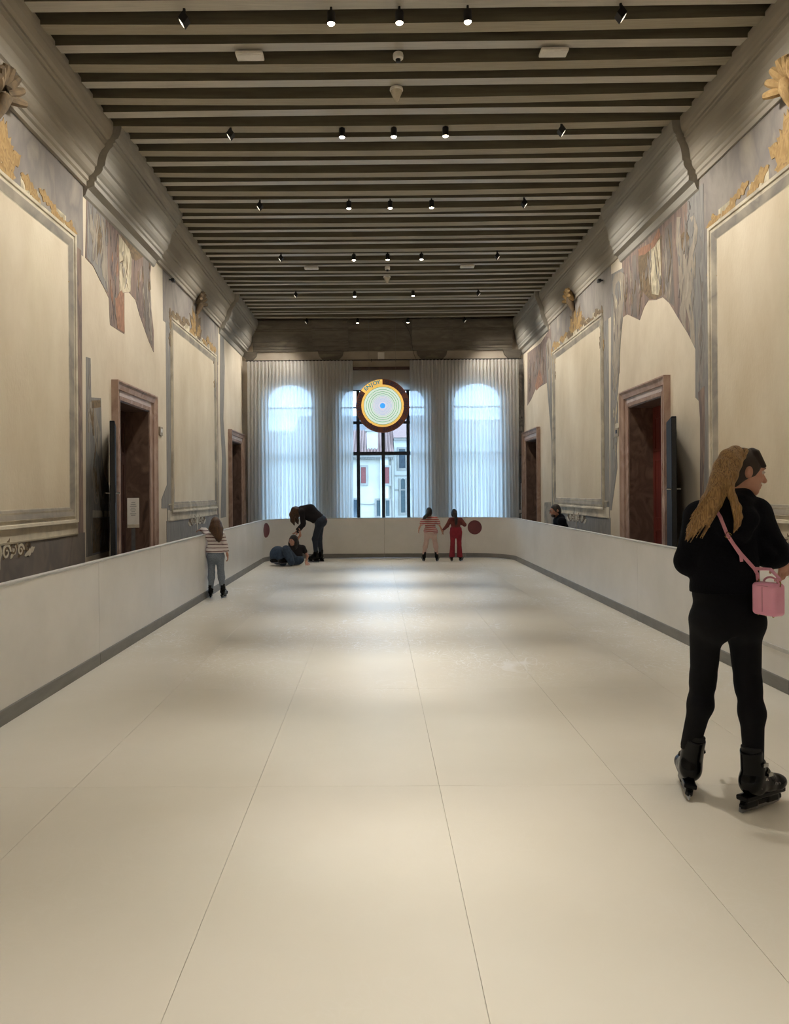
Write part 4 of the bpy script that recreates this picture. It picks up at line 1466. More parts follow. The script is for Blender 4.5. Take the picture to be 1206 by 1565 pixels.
def sdf_mesh(prims, vox):
    un = [p for p in prims if p['op'] == 'u']
    lo = np.min([pbox(p)[0] for p in un], 0) - 3 * vox - .02
    hi = np.max([pbox(p)[1] for p in un], 0) + 3 * vox + .02
    n = np.ceil((hi - lo) / vox).astype(int) + 1
    F = np.full(tuple(n), 10.0)
    ax = [lo[i] + vox * np.arange(n[i]) for i in range(3)]
    for p in prims:
        if p['op'] == 'c':
            G = (ax[0] - p['p'][0])[:, None, None] * p['n'][0] + (ax[1] - p['p'][1])[None, :, None] * p['n'][1] + (ax[2] - p['p'][2])[None, None, :] * p['n'][2]
            F = np.maximum(F, G)
            continue
        a, b = pbox(p)
        m = p['k'] * 1.5 + 3 * vox
        i0 = np.maximum(0, np.floor((a - m - lo) / vox).astype(int))
        i1 = np.minimum(n, np.ceil((b + m - lo) / vox).astype(int) + 1)
        if (i1 <= i0).any():
            continue
        s = tuple(slice(i0[i], i1[i]) for i in range(3))
        X = np.stack(np.meshgrid(ax[0][s[0]], ax[1][s[1]], ax[2][s[2]], indexing='ij'), -1)
        F[s] = combine(F[s], pdist(p, X), p)
    S = F < 0
    # cells that the surface passes through
    c = [S[i:n[0] - 1 + i, j:n[1] - 1 + j, k:n[2] - 1 + k] for i in (0, 1) for j in (0, 1) for k in (0, 1)]
    allin = np.logical_and.reduce(c)
    anyin = np.logical_or.reduce(c)
    act = anyin & ~allin
    idx = np.argwhere(act)
    cid = np.full(act.shape, -1, int)
    cid[act] = np.arange(len(idx))
    offs = np.array([(i, j, k) for i in (0, 1) for j in (0, 1) for k in (0, 1)])
    val = np.stack([F[idx[:, 0] + o[0], idx[:, 1] + o[1], idx[:, 2] + o[2]] for o in offs], 1)
    acc = np.zeros((len(idx), 3))
    cnt = np.zeros(len(idx))
    for i in range(8):
        for j in range(i + 1, 8):
            if np.abs(offs[i] - offs[j]).sum() == 1:
                a, b = val[:, i], val[:, j]
                mk = (a < 0) != (b < 0)
                t = np.where(mk, a / np.where(mk, a - b, 1), 0)
                acc += np.where(mk[:, None], offs[i] + t[:, None] * (offs[j] - offs[i]), 0)
                cnt += mk
    V = lo + vox * (idx + acc / cnt[:, None])
    faces = []
    for d in range(3):
        sl0 = [slice(None)] * 3
        sl1 = [slice(None)] * 3
        sl0[d] = slice(0, n[d] - 1)
        sl1[d] = slice(1, n[d])
        A, B_ = S[tuple(sl0)], S[tuple(sl1)]
        e = np.argwhere(A != B_)
        u, v = (d + 1) % 3, (d + 2) % 3
        e = e[(e[:, u] > 0) & (e[:, v] > 0) & (e[:, u] < n[u] - 1) & (e[:, v] < n[v] - 1)]
        q = []
        for du, dv in ((0, 0), (-1, 0), (-1, -1), (0, -1)):
            w = e.copy()
            w[:, u] += du
            w[:, v] += dv
            q.append(cid[w[:, 0], w[:, 1], w[:, 2]])
        q = np.stack(q, 1)
        ins = A[e[:, 0], e[:, 1], e[:, 2]]
        q[~ins] = q[~ins][:, ::-1]
        faces.append(q)
    return V, np.concatenate(faces)


def sdf_obj(name, prims, vox, material, parent):
    V, Fc = sdf_mesh(prims, vox)
    me = bpy.data.meshes.new(name)
    me.vertices.add(len(V))
    me.vertices.foreach_set('co', V.astype(np.float32).ravel())
    me.loops.add(Fc.size)
    me.loops.foreach_set('vertex_index', Fc.astype(np.int32).ravel())
    me.polygons.add(len(Fc))
    me.polygons.foreach_set('loop_start', np.arange(0, Fc.size, 4, dtype=np.int32))
    me.polygons.foreach_set('loop_total', np.full(len(Fc), 4, dtype=np.int32))
    me.polygons.foreach_set('use_smooth', np.ones(len(Fc), dtype=bool))
    me.update(calc_edges=True)
    me.validate()
    me.materials.append(MATS[material])
    return link(name, me, parent)


def stripe_mat(name, base, stripes, period, duty, rough=.85):
    """horizontal knitted stripes, by height in the garment"""
    m = bpy.data.materials.new(name)
    m.use_nodes = True
    nt = m.node_tree
    b = nt.nodes['Principled BSDF']
    b.inputs['Roughness'].default_value = rough
    L = nt.links.new
    tc = nt.nodes.new('ShaderNodeTexCoord')
    sp = nt.nodes.new('ShaderNodeSeparateXYZ')
    L(tc.outputs['Object'], sp.inputs[0])
    nz = nt.nodes.new('ShaderNodeTexNoise'); nz.inputs['Scale'].default_value = 7
    L(tc.outputs['Object'], nz.inputs['Vector'])
    ad = nt.nodes.new('ShaderNodeMath'); ad.operation = 'MULTIPLY_ADD'; ad.inputs[1].default_value = .02
    L(nz.outputs['Fac'], ad.inputs[0]); L(sp.outputs['Z'], ad.inputs[2])
    dv = nt.nodes.new('ShaderNodeMath'); dv.operation = 'DIVIDE'; dv.inputs[1].default_value = period
    L(ad.outputs[0], dv.inputs[0])
    fr = nt.nodes.new('ShaderNodeMath'); fr.operation = 'FRACT'; L(dv.outputs[0], fr.inputs[0])
    lt = nt.nodes.new('ShaderNodeMath'); lt.operation = 'LESS_THAN'; lt.inputs[1].default_value = duty; L(fr.outputs[0], lt.inputs[0])
    mx = nt.nodes.new('ShaderNodeMix'); mx.data_type = 'RGBA'
    L(lt.outputs[0], mx.inputs['Factor'])
    mx.inputs['A'].default_value = base
    mx.inputs['B'].default_value = stripes
    L(mx.outputs['Result'], b.inputs['Base Color'])
    MATS[name] = m


mat('skin', C(198, 150, 128), .55, C(186, 136, 116), 18, 3, bump=.03)
mat('skin_dark', C(170, 122, 100), .55, C(156, 110, 90), 18, 3)
mat('lip', C(150, 84, 80), .5, C(140, 76, 72), 20, 2)
mat('hair_brown', C(48, 34, 26), .45, C(30, 21, 17), 60, 4, (6, 6, .5), bump=.3)
mat('hair_dark', C(30, 23, 20), .45, C(18, 14, 13), 60, 4, (6, 6, .5), bump=.3)
mat('hair_blonde', C(186, 148, 94), .42, C(110, 80, 47), 40, 5, (5, 5, .35), bump=.5)
mat('hair_light_brown', C(104, 72, 46), .45, C(46, 32, 24), 30, 4, (5, 5, .4), bump=.4)
mat('coat_black', C(9, 10, 16), .95, C(14, 15, 22), 90, 3, bump=.25, spec=.15)
mat('legging_black', C(8, 9, 14), .8, C(12, 13, 19), 40, 3, bump=.05, spec=.2)
mat('knit_black', C(24, 20, 24), .9, C(34, 26, 30), 60, 3, bump=.2)
mat('jeans_dark', C(34, 40, 52), .85, C(46, 54, 68), 30, 4, bump=.1)
mat('jeans_blue', C(44, 58, 78), .85, C(60, 78, 100), 20, 4, bump=.15)
mat('leggings_marl', C(136, 146, 160), .9, C(104, 114, 128), 60, 3, (1, 1, 3), bump=.1)
mat('leggings_pale', C(212, 186, 178), .85, C(198, 170, 162), 12, 3)
mat('top_rust', C(124, 62, 58), .85, C(110, 52, 50), 14, 3)
mat('trousers_crimson', C(150, 36, 52), .8, C(132, 28, 44), 10, 3)
stripe_mat('tee_red_stripe', C(208, 190, 184), C(158, 44, 46), .044, .5)
stripe_mat('jumper_stripe', C(226, 218, 214), C(96, 48, 54), .052, .24)
mat('boot_black', C(8, 9, 11), .2, C(11, 12, 14), 12, 3, spec=.2)
mat('boot_liner', C(16, 16, 18), .85, C(22, 22, 24), 30, 3)
mat('blade_steel', C(170, 172, 176), .3, C(150, 152, 156), 20, 2, metal=1.0)
mat('bag_pink', C(244, 176, 204), .42, C(236, 162, 192), 6, 3, bump=.04)
mat('bag_strap', C(216, 152, 172), .5, C(202, 138, 160), 8, 3)
mat('gold', C(206, 176, 120), .25, C(190, 160, 104), 20, 2, metal=1.0)
mat('lilac_shirt', C(186, 170, 206), .8, C(170, 154, 194), 12, 3)
mat('eye_white', C(210, 200, 192), .3, C(200, 190, 184), 20, 2)
mat('eye_dark', C(26, 20, 18), .25, C(34, 26, 22), 20, 2)
mat('pocket_red', C(140, 40, 44), .7, C(120, 32, 38), 10, 2)


def basis(fwd, up=(0, 0, 1)):
    """rows: right, forward, up"""
    f = nrm(fwd)
    r = nrm(np.cross(f, up))
    u = np.cross(r, f)
    return np.array([r, f, u])


def head_prims(c, fwd, up=(0, 0, 1), s=1.0):
    B = basis(fwd, up)
    r, f, u = B
    c = np.array(c, float)
    at = lambda x, y, z: c + (r * x + f * y + u * z) * s
    P = [ell(c + u * .012 * s, (.074 * s, .094 * s, .104 * s), B, .02),
         ell(at(0, .03, -.055), (.056 * s, .062 * s, .066 * s), B, .03 * s),
         ell(at(0, .068, -.098), (.026 * s, .022 * s, .02 * s), B, .025 * s),
         cap(at(0, .092, .012), at(0, .118, -.034), .008 * s, .0135 * s, .012 * s),
         ell(at(0, .086, .026), (.05 * s, .014 * s, .012 * s), B, .018 * s),
         ell(at(.045, .062, -.028), (.022 * s, .022 * s, .024 * s), B, .02 * s),
         ell(at(-.045, .062, -.028), (.022 * s, .022 * s, .024 * s), B, .02 * s),
         ell(at(0, .092, -.060), (.024 * s, .012 * s, .008 * s), B, .008 * s),
         ell(at(0, .089, -.074), (.020 * s, .012 * s, .009 * s), B, .008 * s)]
    for q in (-1, 1):
        P.append(ell(at(q * .033, .101, .006), (.014 * s, .012 * s, .008 * s), B, .008 * s, 's'))
        P.append(ell(at(q * .078, -.008, -.008), (.010 * s, .021 * s, .033 * s), B, .006 * s))
        P.append(ell(at(q * .088, -.002, -.006), (.007 * s, .010 * s, .017 * s), B, .004 * s, 's'))
    return P, at, B


def hand_prims(wr, d, palm_n, s=1.0, curl=.5, thumb=1):
    """palm, four unequal bent fingers, a thumb from the side of the palm; d = direction of the hand, palm_n = the way the palm faces"""
    d = nrm(d)
    n = nrm(np.array(palm_n, float) - d * float(np.dot(palm_n, d)))
    sd = np.cross(d, n) * thumb                     # thumb side
    wr = np.array(wr, float)
    B = np.array([sd, d, n])
    pc = wr + d * .048 * s
    P = [cap(wr - d * .02 * s, wr + d * .02 * s, .024 * s, .026 * s, .02 * s), ell(pc, (.039 * s, .050 * s, .017 * s), B, .015 * s)]
    for i, ln in enumerate((.072, .082, .076, .060)):
        off = (.029 - i * .0193)
        a = wr + d * (.088 - .004 * abs(i - 1.2)) * s + sd * off * s
        sp = nrm(d + sd * (.10 - i * .07))
        pts = [a]
        an = 0
        for j, fr in enumerate((.45, .31, .24)):
            an += curl * (.55 + .35 * j) * (1 + .06 * i)
            dirv = sp * math.cos(an) + n * math.sin(an)
            pts.append(pts[-1] + dirv * ln * fr * s)
        rr = (.0095, .0085, .0078, .0070)
        P.append(cap(wr + d * .06 * s + sd * off * .9 * s, a, .011 * s, .0100 * s, .008 * s))
        for j in range(3):
            P.append(cap(pts[j], pts[j + 1], rr[j] * s, rr[j + 1] * s, .003 * s))
    t0 = wr + d * .028 * s + sd * .030 * s
    t1 = t0 + (d * .55 + sd * .75 + n * .25) * .034 * s
    t2 = t1 + nrm(d * .85 + sd * .35 + n * .3) * .030 * s
    t3 = t2 + nrm(d * .95 + sd * .05 + n * .4) * .024 * s
    P += [cap(t0, t1, .0135 * s, .0115 * s, .012 * s), cap(t1, t2, .0105 * s, .0095 * s, .004 * s), cap(t2, t3, .0095 * s, .0078 * s, .003 * s)]
    return P


def torso_prims(J, s, grow, wide=1.0, hem=None):
    sl, sr, hl, hr = (np.array(J[k], float) for k in ('shL', 'shR', 'hipL', 'hipR'))
    sm, hm = (sl + sr) / 2, (hl + hr) / 2
    up = nrm(sm - hm)
    r1 = nrm(sr - sl)
    f1 = nrm(np.cross(up, r1))
    r1 = np.cross(f1, up)
    r2 = nrm(hr - hl)
    f2 = nrm(np.cross(up, r2))
    r2 = np.cross(f2, up)
    B1, B2 = np.array([r1, f1, up]), np.array([r2, f2, up])
    Bm = np.array([nrm(r1 + r2), nrm(f1 + f2), up])
    L = np.linalg.norm(sm - hm)
    g = grow
    hw = np.linalg.norm(sr - sl) / 2
    P = [cap(sl + r1 * .01, sr - r1 * .01, .055 * s + g, None, .05 * s),
         cap(sm + up * .03 * s, sm - r1 * hw * .75, .045 * s + g, .045 * s + g, .05 * s), cap(sm + up * .03 * s, sm + r1 * hw * .75, .045 * s + g, .045 * s + g, .05 * s),
         ell(sm - up * L * .24 + f1 * .012 * s, ((hw * .88 + g) * wide, .108 * s + g, L * .36 + g), B1, .06 * s),
         ell(sm - up * L * .60, ((hw * .78 + g) * wide, .094 * s + g, L * .34 + g), Bm, .06 * s),
         ell(hm + up * .03 * s, ((hw * .84 + g) * wide, .108 * s + g, .15 * s + g), B2, .06 * s)]
    return P, sm, hm, up, f1


def arm_prims(a, e, w, s, g, r=(.050, .042, .036, .027), k=.02):
    return [cap(a, e, r[0] * s + g, r[1] * s + g, k), cap(e, w, r[2] * s + g + .004, r[3] * s + g, k)]


def leg_prims(h, kn, an, s, g, r=(.078, .052, .050, .036), k=.03):
    h, kn, an = (np.array(q, float) for q in (h, kn, an))
    calf = kn + (an - kn) * .32
    back = nrm(np.cross(nrm(an - kn), (1, 0, 0)))
    return [cap(h, kn, r[0] * s + g, r[1] * s + g, k), cap(kn, calf, r[1] * s + g, r[2] * s + g + .004 * s, k), cap(calf, an, r[2] * s + g + .004 * s, r[3] * s + g, k)]


def body(J, s, material, parent, head_fwd, head_up=(0, 0, 1), hands=None, vox=.006, hs=1.0, legs=True):
    """one continuous skin surface: head, neck, torso, arms, hands, legs"""
    P, at, B = head_prims(J['head'], head_fwd, head_up, hs)
    T, sm, hm, up, f1 = torso_prims(J, s, -.012)
    neck = sm + up * .045 * s
    P.append(cap(neck, at(0, -.012, -.075), .052 * s, .050 * hs, .03 * s))
    P += T
    for sd in 'LR':
        P += arm_prims(J['sh' + sd], J['el' + sd], J['wr' + sd], s, -.004)
        hd = (hands or {}).get(sd, {})
        d = hd.get('d', np.array(J['wr' + sd], float) - np.array(J['el' + sd], float))
        P += hand_prims(J['wr' + sd], d, hd.get('n', (0, 0, -1)), hs * hd.get('s', 1.0), hd.get('curl', .45), hd.get('th', 1))
        if legs:
            P += leg_prims(J['hip' + sd], J['kn' + sd], J['an' + sd], s, -.010)
    sdf_obj('body', P, vox, material, parent)
    # eyes
    for q in (-1, 1):
        e = MB()
        c_ = at(q * .033, .0855, .006)
        e.lathe([(.0005, -.0115 * hs), (.007 * hs, -.009 * hs), (.0115 * hs, 0), (.007 * hs, .009 * hs), (.0005, .0115 * hs)], tuple(c_), 12, 'y')
        eo = e.build('eye', 'eye_white', parent, smooth=True)
        p_ = at(q * .034, .0945, .006)
        MB().lathe([(.0004, -.0045 * hs), (.0035 * hs, -.003 * hs), (.005 * hs, 0), (.0035 * hs, .003 * hs), (.0004, .0045 * hs)], tuple(p_), 10, 'y').build('iris', 'eye_dark', eo, smooth=True)
    return at, B


# one pair of skates per wearer; a hard boot on a blade, toe along +y, origin on the ice under the ankle
SKATE = {}


def skate_meshes(vox=.004):
    boot = [cap((0, -.035, .275), (0, -.03, .17), .050, .048, .02), cap((0, -.04, .13), (0, -.02, .115), .050, .046, .03), ell((0, -.045, .13), (.044, .05, .055), None, .02),
            cap((0, .0, .115), (0, .13, .098), .043, .041, .03), ell((0, .15, .102), (.043, .055, .036), None, .02), cap((0, -.005, .19), (0, .06, .135), .040, .036, .04),
            cap((0, -.075, .30), (0, -.06, .20), .02, .025, .02), plane((0, 0, .075), (0, 0, -1)), plane((0, -.04, .288), (0, -.25, 1))]
    SKATE['boot'] = sdf_mesh(boot, vox)
    cuff = [cap((0, -.035, .30), (0, -.034, .25), .046, .046, .01), plane((0, 0, .303), (0, 0, 1))]
    SKATE['liner'] = sdf_mesh(cuff, vox)
    h = [rbox((0, .035, .068), (.030, .145, .012), .006, None, .01), rbox((0, -.055, .05), (.017, .045, .03), .006, None, .01), rbox((0, .105, .05), (.017, .040, .03), .006, None, .01), rbox((0, .03, .032), (.011, .145, .012), .005, None, .012)]
    SKATE['holder'] = sdf_mesh(h, .003)


skate_meshes()


def np_mesh(name, VF, material, parent, s=1.0, sharp=True):
    V, Fc = VF
    key = ('m', name, material, round(s, 3))
    if key not in SKATE:
        me = bpy.data.meshes.new(name)
        me.from_pydata((V * s).tolist(), [], Fc.tolist())
        me.polygons.foreach_set('use_smooth', [True] * len(me.polygons))
        me.materials.append(MATS[material])
        SKATE[key] = me
    return link(name, SKATE[key], parent)


def skate(parent, loc, yaw, s=1.0, tilt=(0, 0), lettering=False):
    e = bpy.data.objects.new('skate', None)
    e.empty_display_size = .05
    COL.objects.link(e)
    e.parent = parent
    # the ankle, not the sole's middle, stands over loc
    e.location = (loc[0] - math.sin(yaw) * .034 * s, loc[1] + math.cos(yaw) * .034 * s, loc[2])
    e.rotation_euler = (tilt[0], tilt[1], yaw)
    np_mesh('boot', SKATE['boot'], 'boot_black', e, s)
    np_mesh('liner', SKATE['liner'], 'boot_liner', e, s)
    np_mesh('blade_holder', SKATE['holder'], 'boot_black', e, s)
    b = MB()
    pr = [(-.125, .030), (-.128, .012), (-.11, .002), (.0, .0), (.12, .0), (.165, .006), (.185, .022), (.175, .034)]
    b.prism([(y_ * s, z * s) for y_, z in pr], lambda a, c, h: (h, a, c), -.0022 * s, .0022 * s)
    b.build('blade', 'blade_steel', e)
    for (y_, z, ang) in ((.045, .175, .5), (.01, .225, .2)):
        bk = MB()
        pts = [(math.sin(a) * .052 * s, (y_ - .045 + math.cos(a) * .058) * s, (z + .012 * math.cos(a)) * s) for a in [(-1.5 + 3.0 * i / 8) for i in range(9)]]
        bk.tube(pts, .008 * s, 6)
        st = bk.build('strap', 'boot_black', e, smooth=True)
        MB().box(((.053) * s, (y_ - .02) * s, z * s), (.010 * s, .035 * s, .016 * s)).build('buckle', 'chrome', e)
    MB().lathe([(.0095 * s, -.002), (.0095 * s, .002)], (.050 * s, -.03 * s, .125 * s), 14, 'x').build('pivot_bolt', 'chrome', e)
    if lettering:
        for k, (y0, z0, w_, m_) in enumerate(((-.045, .165, 6, 'white_plastic'), (.075, .125, 4, 'grey_metal'))):
            mk = MB()
            for i in range(w_):
                yy = y0 + i * .0115
                mk.bx(.0515, .0535, yy, yy + .003, z0 - i * .002, z0 + .011 - i * .002)
                if i % 2:
                    mk.bx(.0515, .0535, yy, yy + .008, z0 - i * .002, z0 + .0025 - i * .002)
                else:
                    mk.bx(.0515, .0535, yy, yy + .008, z0 + .0085 - i * .002, z0 + .011 - i * .002)
            lt = mk.build('lettering', m_, e)
            lt['kind'] = 'stuff'
    return e


def hair_cap(at, B, s, vol=.012, face=True, back=0.0):
    """cap of hair over the skull, open at the face"""
    c = at(0, -.008, .016)
    P = [ell(c, ((.074 + vol) * s, (.094 + vol) * s, (.102 + vol) * s), B, .01), ell(at(0, -.05, -.035), ((.066 + vol) * s, (.05 + vol) * s, .07 * s), B, .03)]
    P.append(ell(at(0, .105, -.045), (.075 * s, .10 * s, .088 * s), B, .02 * s, 's'))
    P.append(ell(at(0, .04, -.10), (.12 * s, .085 * s, .075 * s), B, .02 * s, 's'))
    return P


def strands(paths, k=.012):
    P = []
    for pts, rs in paths:
        for i in range(len(pts) - 1):
            P.append(cap(pts[i], pts[i + 1], rs[i], rs[i + 1], k))
    return P


# ---- the skater in black, front right -------------------------------------------------
BX, BY = 1.80, 3.83
wm = thing('person', 'woman skater in black coat and leggings with long blonde ponytail, seen from behind', 'person', (BX, BY, 0))
J = dict(head=(.108, .03, 1.702), shL=(-.128, .015, 1.465), shR=(.155, -.005, 1.485), elL=(-.160, .06, 1.235), wrL=(-.08, .27, 1.20), elR=(.232, -.02, 1.255), wrR=(.372, .12, 1.262),
         hipL=(-.09, .01, .96), hipR=(.085, -.01, .965), knL=(-.098, .05, .60), knR=(.098, -.03, .59), anL=(-.152, .085, .26), anR=(.085, -.105, .25))
at, B = body(J, 1.0, 'skin', wm, (.985, .02, -.13), (.10, .02, 1), {'R': dict(d=(.10, .22, -1), n=(-.3, 1, 0), curl=.28, th=-1), 'L': dict(d=(.5, .8, -.1), n=(0, 0, -1), th=1)}, .0042, 1.0)
T, sm, hm, up, f1 = torso_prims(J, 1.0, .024, 1.0)
coat = T + [ell((-.008, .0, 1.20), (.155, .13, .20), None, .06), cap((-.062, .0, 1.09), (.048, .0, 1.09), .108, .108, .05)]
coat += [cap(J['shL'], J['elL'], .072, .070, .03), cap(J['elL'], J['wrL'], .072, .056, .03), cap(J['shR'], (.220, -.015, 1.30), .076, .080, .03), cap((.222, -.015, 1.295), (.345, .095, 1.272), .082, .058, .03), ell((.250, .02, 1.268), (.085, .09, .070), None, .03)]
coat += [ell((.02, -.035, 1.545), (.10, .085, .05), None, .04), cap((-.06, -.10, 1.47), (.06, -.11, 1.46), .055, .055, .04), cap((-.05, -.02, 1.55), (.085, .0, 1.565), .052, .052, .03), cap((.085, .0, 1.565), (.13, .06, 1.555), .05, .04, .03),
         cap((-.05, -.11, 1.40), (.04, -.12, 1.39), .03, .03, .04)]
# cloth folds
for a_, b_ in (((-.16, -.12, 1.36), (-.06, -.135, 1.22)), ((.12, -.13, 1.36), (.16, -.10, 1.20)), ((.15, -.09, 1.38), (.22, -.10, 1.30))):
    coat.append(cap(a_, b_, .012, .008, .035, 's'))
coat.append(plane((0, 0, 1.085), (.02, 0, -1)))
sdf_obj('coat', coat, .0046, 'coat_black', wm)
leg = []
Tp, *_ = torso_prims(J, 1.0, .004)
leg += [Tp[5], ell((-.005, -.03, .95), (.170, .115, .12), None, .04), ell((-.075, -.065, .93), (.088, .07, .09), None, .04), ell((.075, -.075, .935), (.088, .07, .09), None, .04), cap((-.06, 0, 1.08), (.05, 0, 1.08), .105, .105, .05)]
for sd in 'LR':
    h, kn, an = (np.array(J[q + sd]) for q in ('hip', 'kn', 'an'))
    leg += [cap(h + V3(0, 0, -.03), kn, .088, .060, .05), cap(kn + V3(0, 0, .03), kn + (an - kn) * .32 + V3(0, -.022, 0), .058, .058, .03), cap(kn + (an - kn) * .32 + V3(0, -.02, 0), an, .058, .047, .04)]
leg.append(ell((-.005, .0, .80), (.02, .2, .07), None, .03, 's'))
sdf_obj('leggings', leg, .0046, 'legging_black', wm)
# undercut, fringe and ponytail
hp = hair_cap(at, B, 1.0, .006)
for q in range(-4, 5):
    hp.append(cap(at(q * .014, .035, .116 - abs(q) * .004), at(q * .0155, .096 - abs(q) * .0045, .036), .013, .008, .014))
sdf_obj('undercut_hair', hp, .004, 'hair_brown', wm)
pc = np.array([.015, -.075, 1.762])
loc_ = lambda x, y_, z: (x, y_, z)
pt = strands([([(.070, -.03, 1.782), (.030, -.05, 1.795), (-.015, -.075, 1.772), (-.055, -.095, 1.72), (-.085, -.125, 1.66), (-.110, -.145, 1.60), (-.142, -.155, 1.54), (-.180, -.150, 1.475), (-.215, -.135, 1.42), (-.245, -.12, 1.35)], [.026, .036, .042, .044, .044, .040, .030, .021, .013, .003]),
              ([(.05, -.05, 1.775), (.0, -.095, 1.74), (-.035, -.13, 1.68), (-.055, -.155, 1.62), (-.042, -.172, 1.57), (-.022, -.178, 1.52), (-.016, -.178, 1.475), (-.020, -.172, 1.44), (-.036, -.165, 1.395)], [.028, .038, .036, .024, .017, .017, .016, .013, .003]),
              ([(-.06, -.12, 1.68), (-.095, -.15, 1.61), (-.125, -.168, 1.55), (-.150, -.165, 1.49), (-.168, -.155, 1.45), (-.150, -.158, 1.425)], [.03, .028, .020, .014, .009, .003]),
              ([(-.02, -.09, 1.76), (-.065, -.10, 1.70), (-.105, -.115, 1.63), (-.150, -.115, 1.56), (-.195, -.11, 1.48), (-.228, -.10, 1.41), (-.240, -.09, 1.36)], [.030, .032, .027, .021, .015, .009, .003])], .016)
rnd = random.Random(4)
for k in range(26):
    q0 = rnd.uniform(-.05, .05)
    a_ = np.array([-.045 + q0 * .7, -.115 + rnd.uniform(-.02, .01), 1.71 + rnd.uniform(-.03, .05)])
    if k % 4:
        e_ = np.array([-.215 + q0 * .8, -.13 + rnd.uniform(-.02, .02), 1.43 + rnd.uniform(-.09, .05)])
        m_ = (a_ + e_) / 2 + V3(.03, -.035, .035)
    else:
        e_ = np.array([-.022 + q0 * .2, -.176 + rnd.uniform(-.01, .01), 1.44 + rnd.uniform(-.04, .05)])
        m_ = (a_ + e_) / 2 + V3(-.012, -.03, .0)
    pt += strands([([a_, m_ * .6 + a_ * .4 + V3(0, -.012, 0), m_ * .7 + e_ * .3 + V3(0, -.012, .01), e_], [.010, .009, .008, .0025])], .006)
sdf_obj('ponytail', pt, .0038, 'hair_blonde', wm)
bd = MB(); bd.tube([tuple(np.array([.062, -.04, 1.785]) + .046 * np.array([math.cos(a) * .55, math.sin(a), math.cos(a) * .6])) for a in [2 * PI * i / 16 for i in range(16)]], .008, 6, True)
bd.build('hair_band', 'hair_blonde', wm, smooth=True)
sdf_obj('lips', [ell(at(0, .096, -.0605), (.020, .008, .006), B, .004), ell(at(0, .093, -.073), (.017, .009, .007), B, .004)], .003, 'lip', wm)
for q in (-1, 1):
    MB().tube([tuple(at(q * .018, .100, .022)), tuple(at(q * .034, .098, .027)), tuple(at(q * .052, .086, .022))], [.002, .003, .0015], 6).build('eyebrow', 'hair_brown', wm, smooth=True)
sdf_obj('shirt_tail', [rbox((.140, -.045, 1.10), (.012, .05, .045), .01)], .004, 'lilac_shirt', wm)
# skates: nearer foot points right, farther foot points away
skate(wm, (.075, -.105, 0), R(-62), 1.06, (0, 0), True)
skate(wm, (-.178, .08, .004), R(-14), 1.06, (0, R(9)))

# ---- pink bag across her back ----------------------------------------------------------
bag = thing('handbag', 'small pink leather crossbody bag at the hip of the woman in black', 'bag', (BX + .232, BY - .13, .985), R(-66))
bb = [rbox((0, 0, .080), (.065, .043, .080), .020, None, .01)]
bo = sdf_obj('bag_body', bb, .0035, 'bag_pink', bag)
MB().tube([(-.055, -.037, .144), (0, -.0440, .147), (.055, -.037, .144)], .0025, 6).build('zip_line', 'bag_strap', bag)
MB().tube([(.0, -.0440, .020), (.0, -.0440, .140)], .0022, 6).build('seam', 'bag_strap', bag)
for x in (-.042, .0, .042):
    MB().lathe([(.005, .002), (.004, -.004)], (x, -.02, .0), 10).build('stud', 'gold', bag, smooth=True)
hd = []
for i in range(13):
    a = PI * i / 12
    hd.append((-.036 * math.cos(a) * 1.1, .018, .155 + .030 * math.sin(a)))
MB().tube(hd, .0055, 8).build('top_handle', 'bag_strap', bag, smooth=True)
for x in (-.058, .058):
    MB().tube([(x + .010 * math.cos(a), 0, .158 + .014 * math.sin(a)) for a in [2 * PI * i / 12 for i in range(12)]], .003, 6, True).build('ring', 'gold', bag, smooth=True)
# strap: lies on the coat from the left shoulder down to the bag
targets = [(1094, 782), (1099, 790), (1104, 803), (1110, 818), (1120, 833), (1131, 847), (1142, 859), (1151, 869)]
sp_pts = []
for (x, y_) in targets:
    dx, dy = x - VPX, VPY - y_
    u = dx * math.cos(ROLL) + dy * math.sin(ROLL)
    v = -dx * math.sin(ROLL) + dy * math.cos(ROLL)
    dirv = nrm((u / FPX, 1.0, v / FPX))
    p = np.array([0, 0, EYE]) - np.array([BX, BY, 0]) + dirv * 3.2
    for _ in range(60):
        d_ = float(sdf_at(coat, p[None])[0])
        if d_ < .006:
            break
        p = p + dirv * max(.002, d_ - .004)
    sp_pts.append(p + np.array([BX, BY, 0]))
bag.location = (BX + .120, BY - .19, .992)
bag_top = np.array([BX + .120, BY - .19, .992 + .165])
end1 = bag_top + np.array([-.024, .053, 0])
sp_pts += [sp_pts[-1] * .5 + end1 * .5 + V3(.0, -.01, .004), end1]


def ribbon(pts, w, th, name, material, parent, off, out):
    mb = MB()
    vs, fs = [], []
    n = len(pts)
    for i in range(n):
        a, b = pts[max(0, i - 1)], pts[min(n - 1, i + 1)]
        d = nrm(b - a)
        sd = nrm(np.cross(d, out))
        o_ = nrm(np.cross(sd, d))
        for s1, s2 in ((-1, 0), (1, 0), (1, 1), (-1, 1)):
            vs.append(tuple(pts[i] - off + sd * w / 2 * s1 + o_ * th * s2))
    for i in range(n - 1):
        for k in range(4):
            fs.append((4 * i + k, 4 * i + (k + 1) % 4, 4 * i + 4 + (k + 1) % 4, 4 * i + 4 + k))
    fs += [(0, 1, 2, 3), (4 * n - 4, 4 * n - 3, 4 * n - 2, 4 * n - 1)]
    o = mb.add(vs, fs).build(name, material, None)
    o.parent = parent
    o.matrix_parent_inverse = Matrix.Translation(parent.location).inverted() @ Matrix.Identity(4)
    return o


bpy.context.view_layer.update()


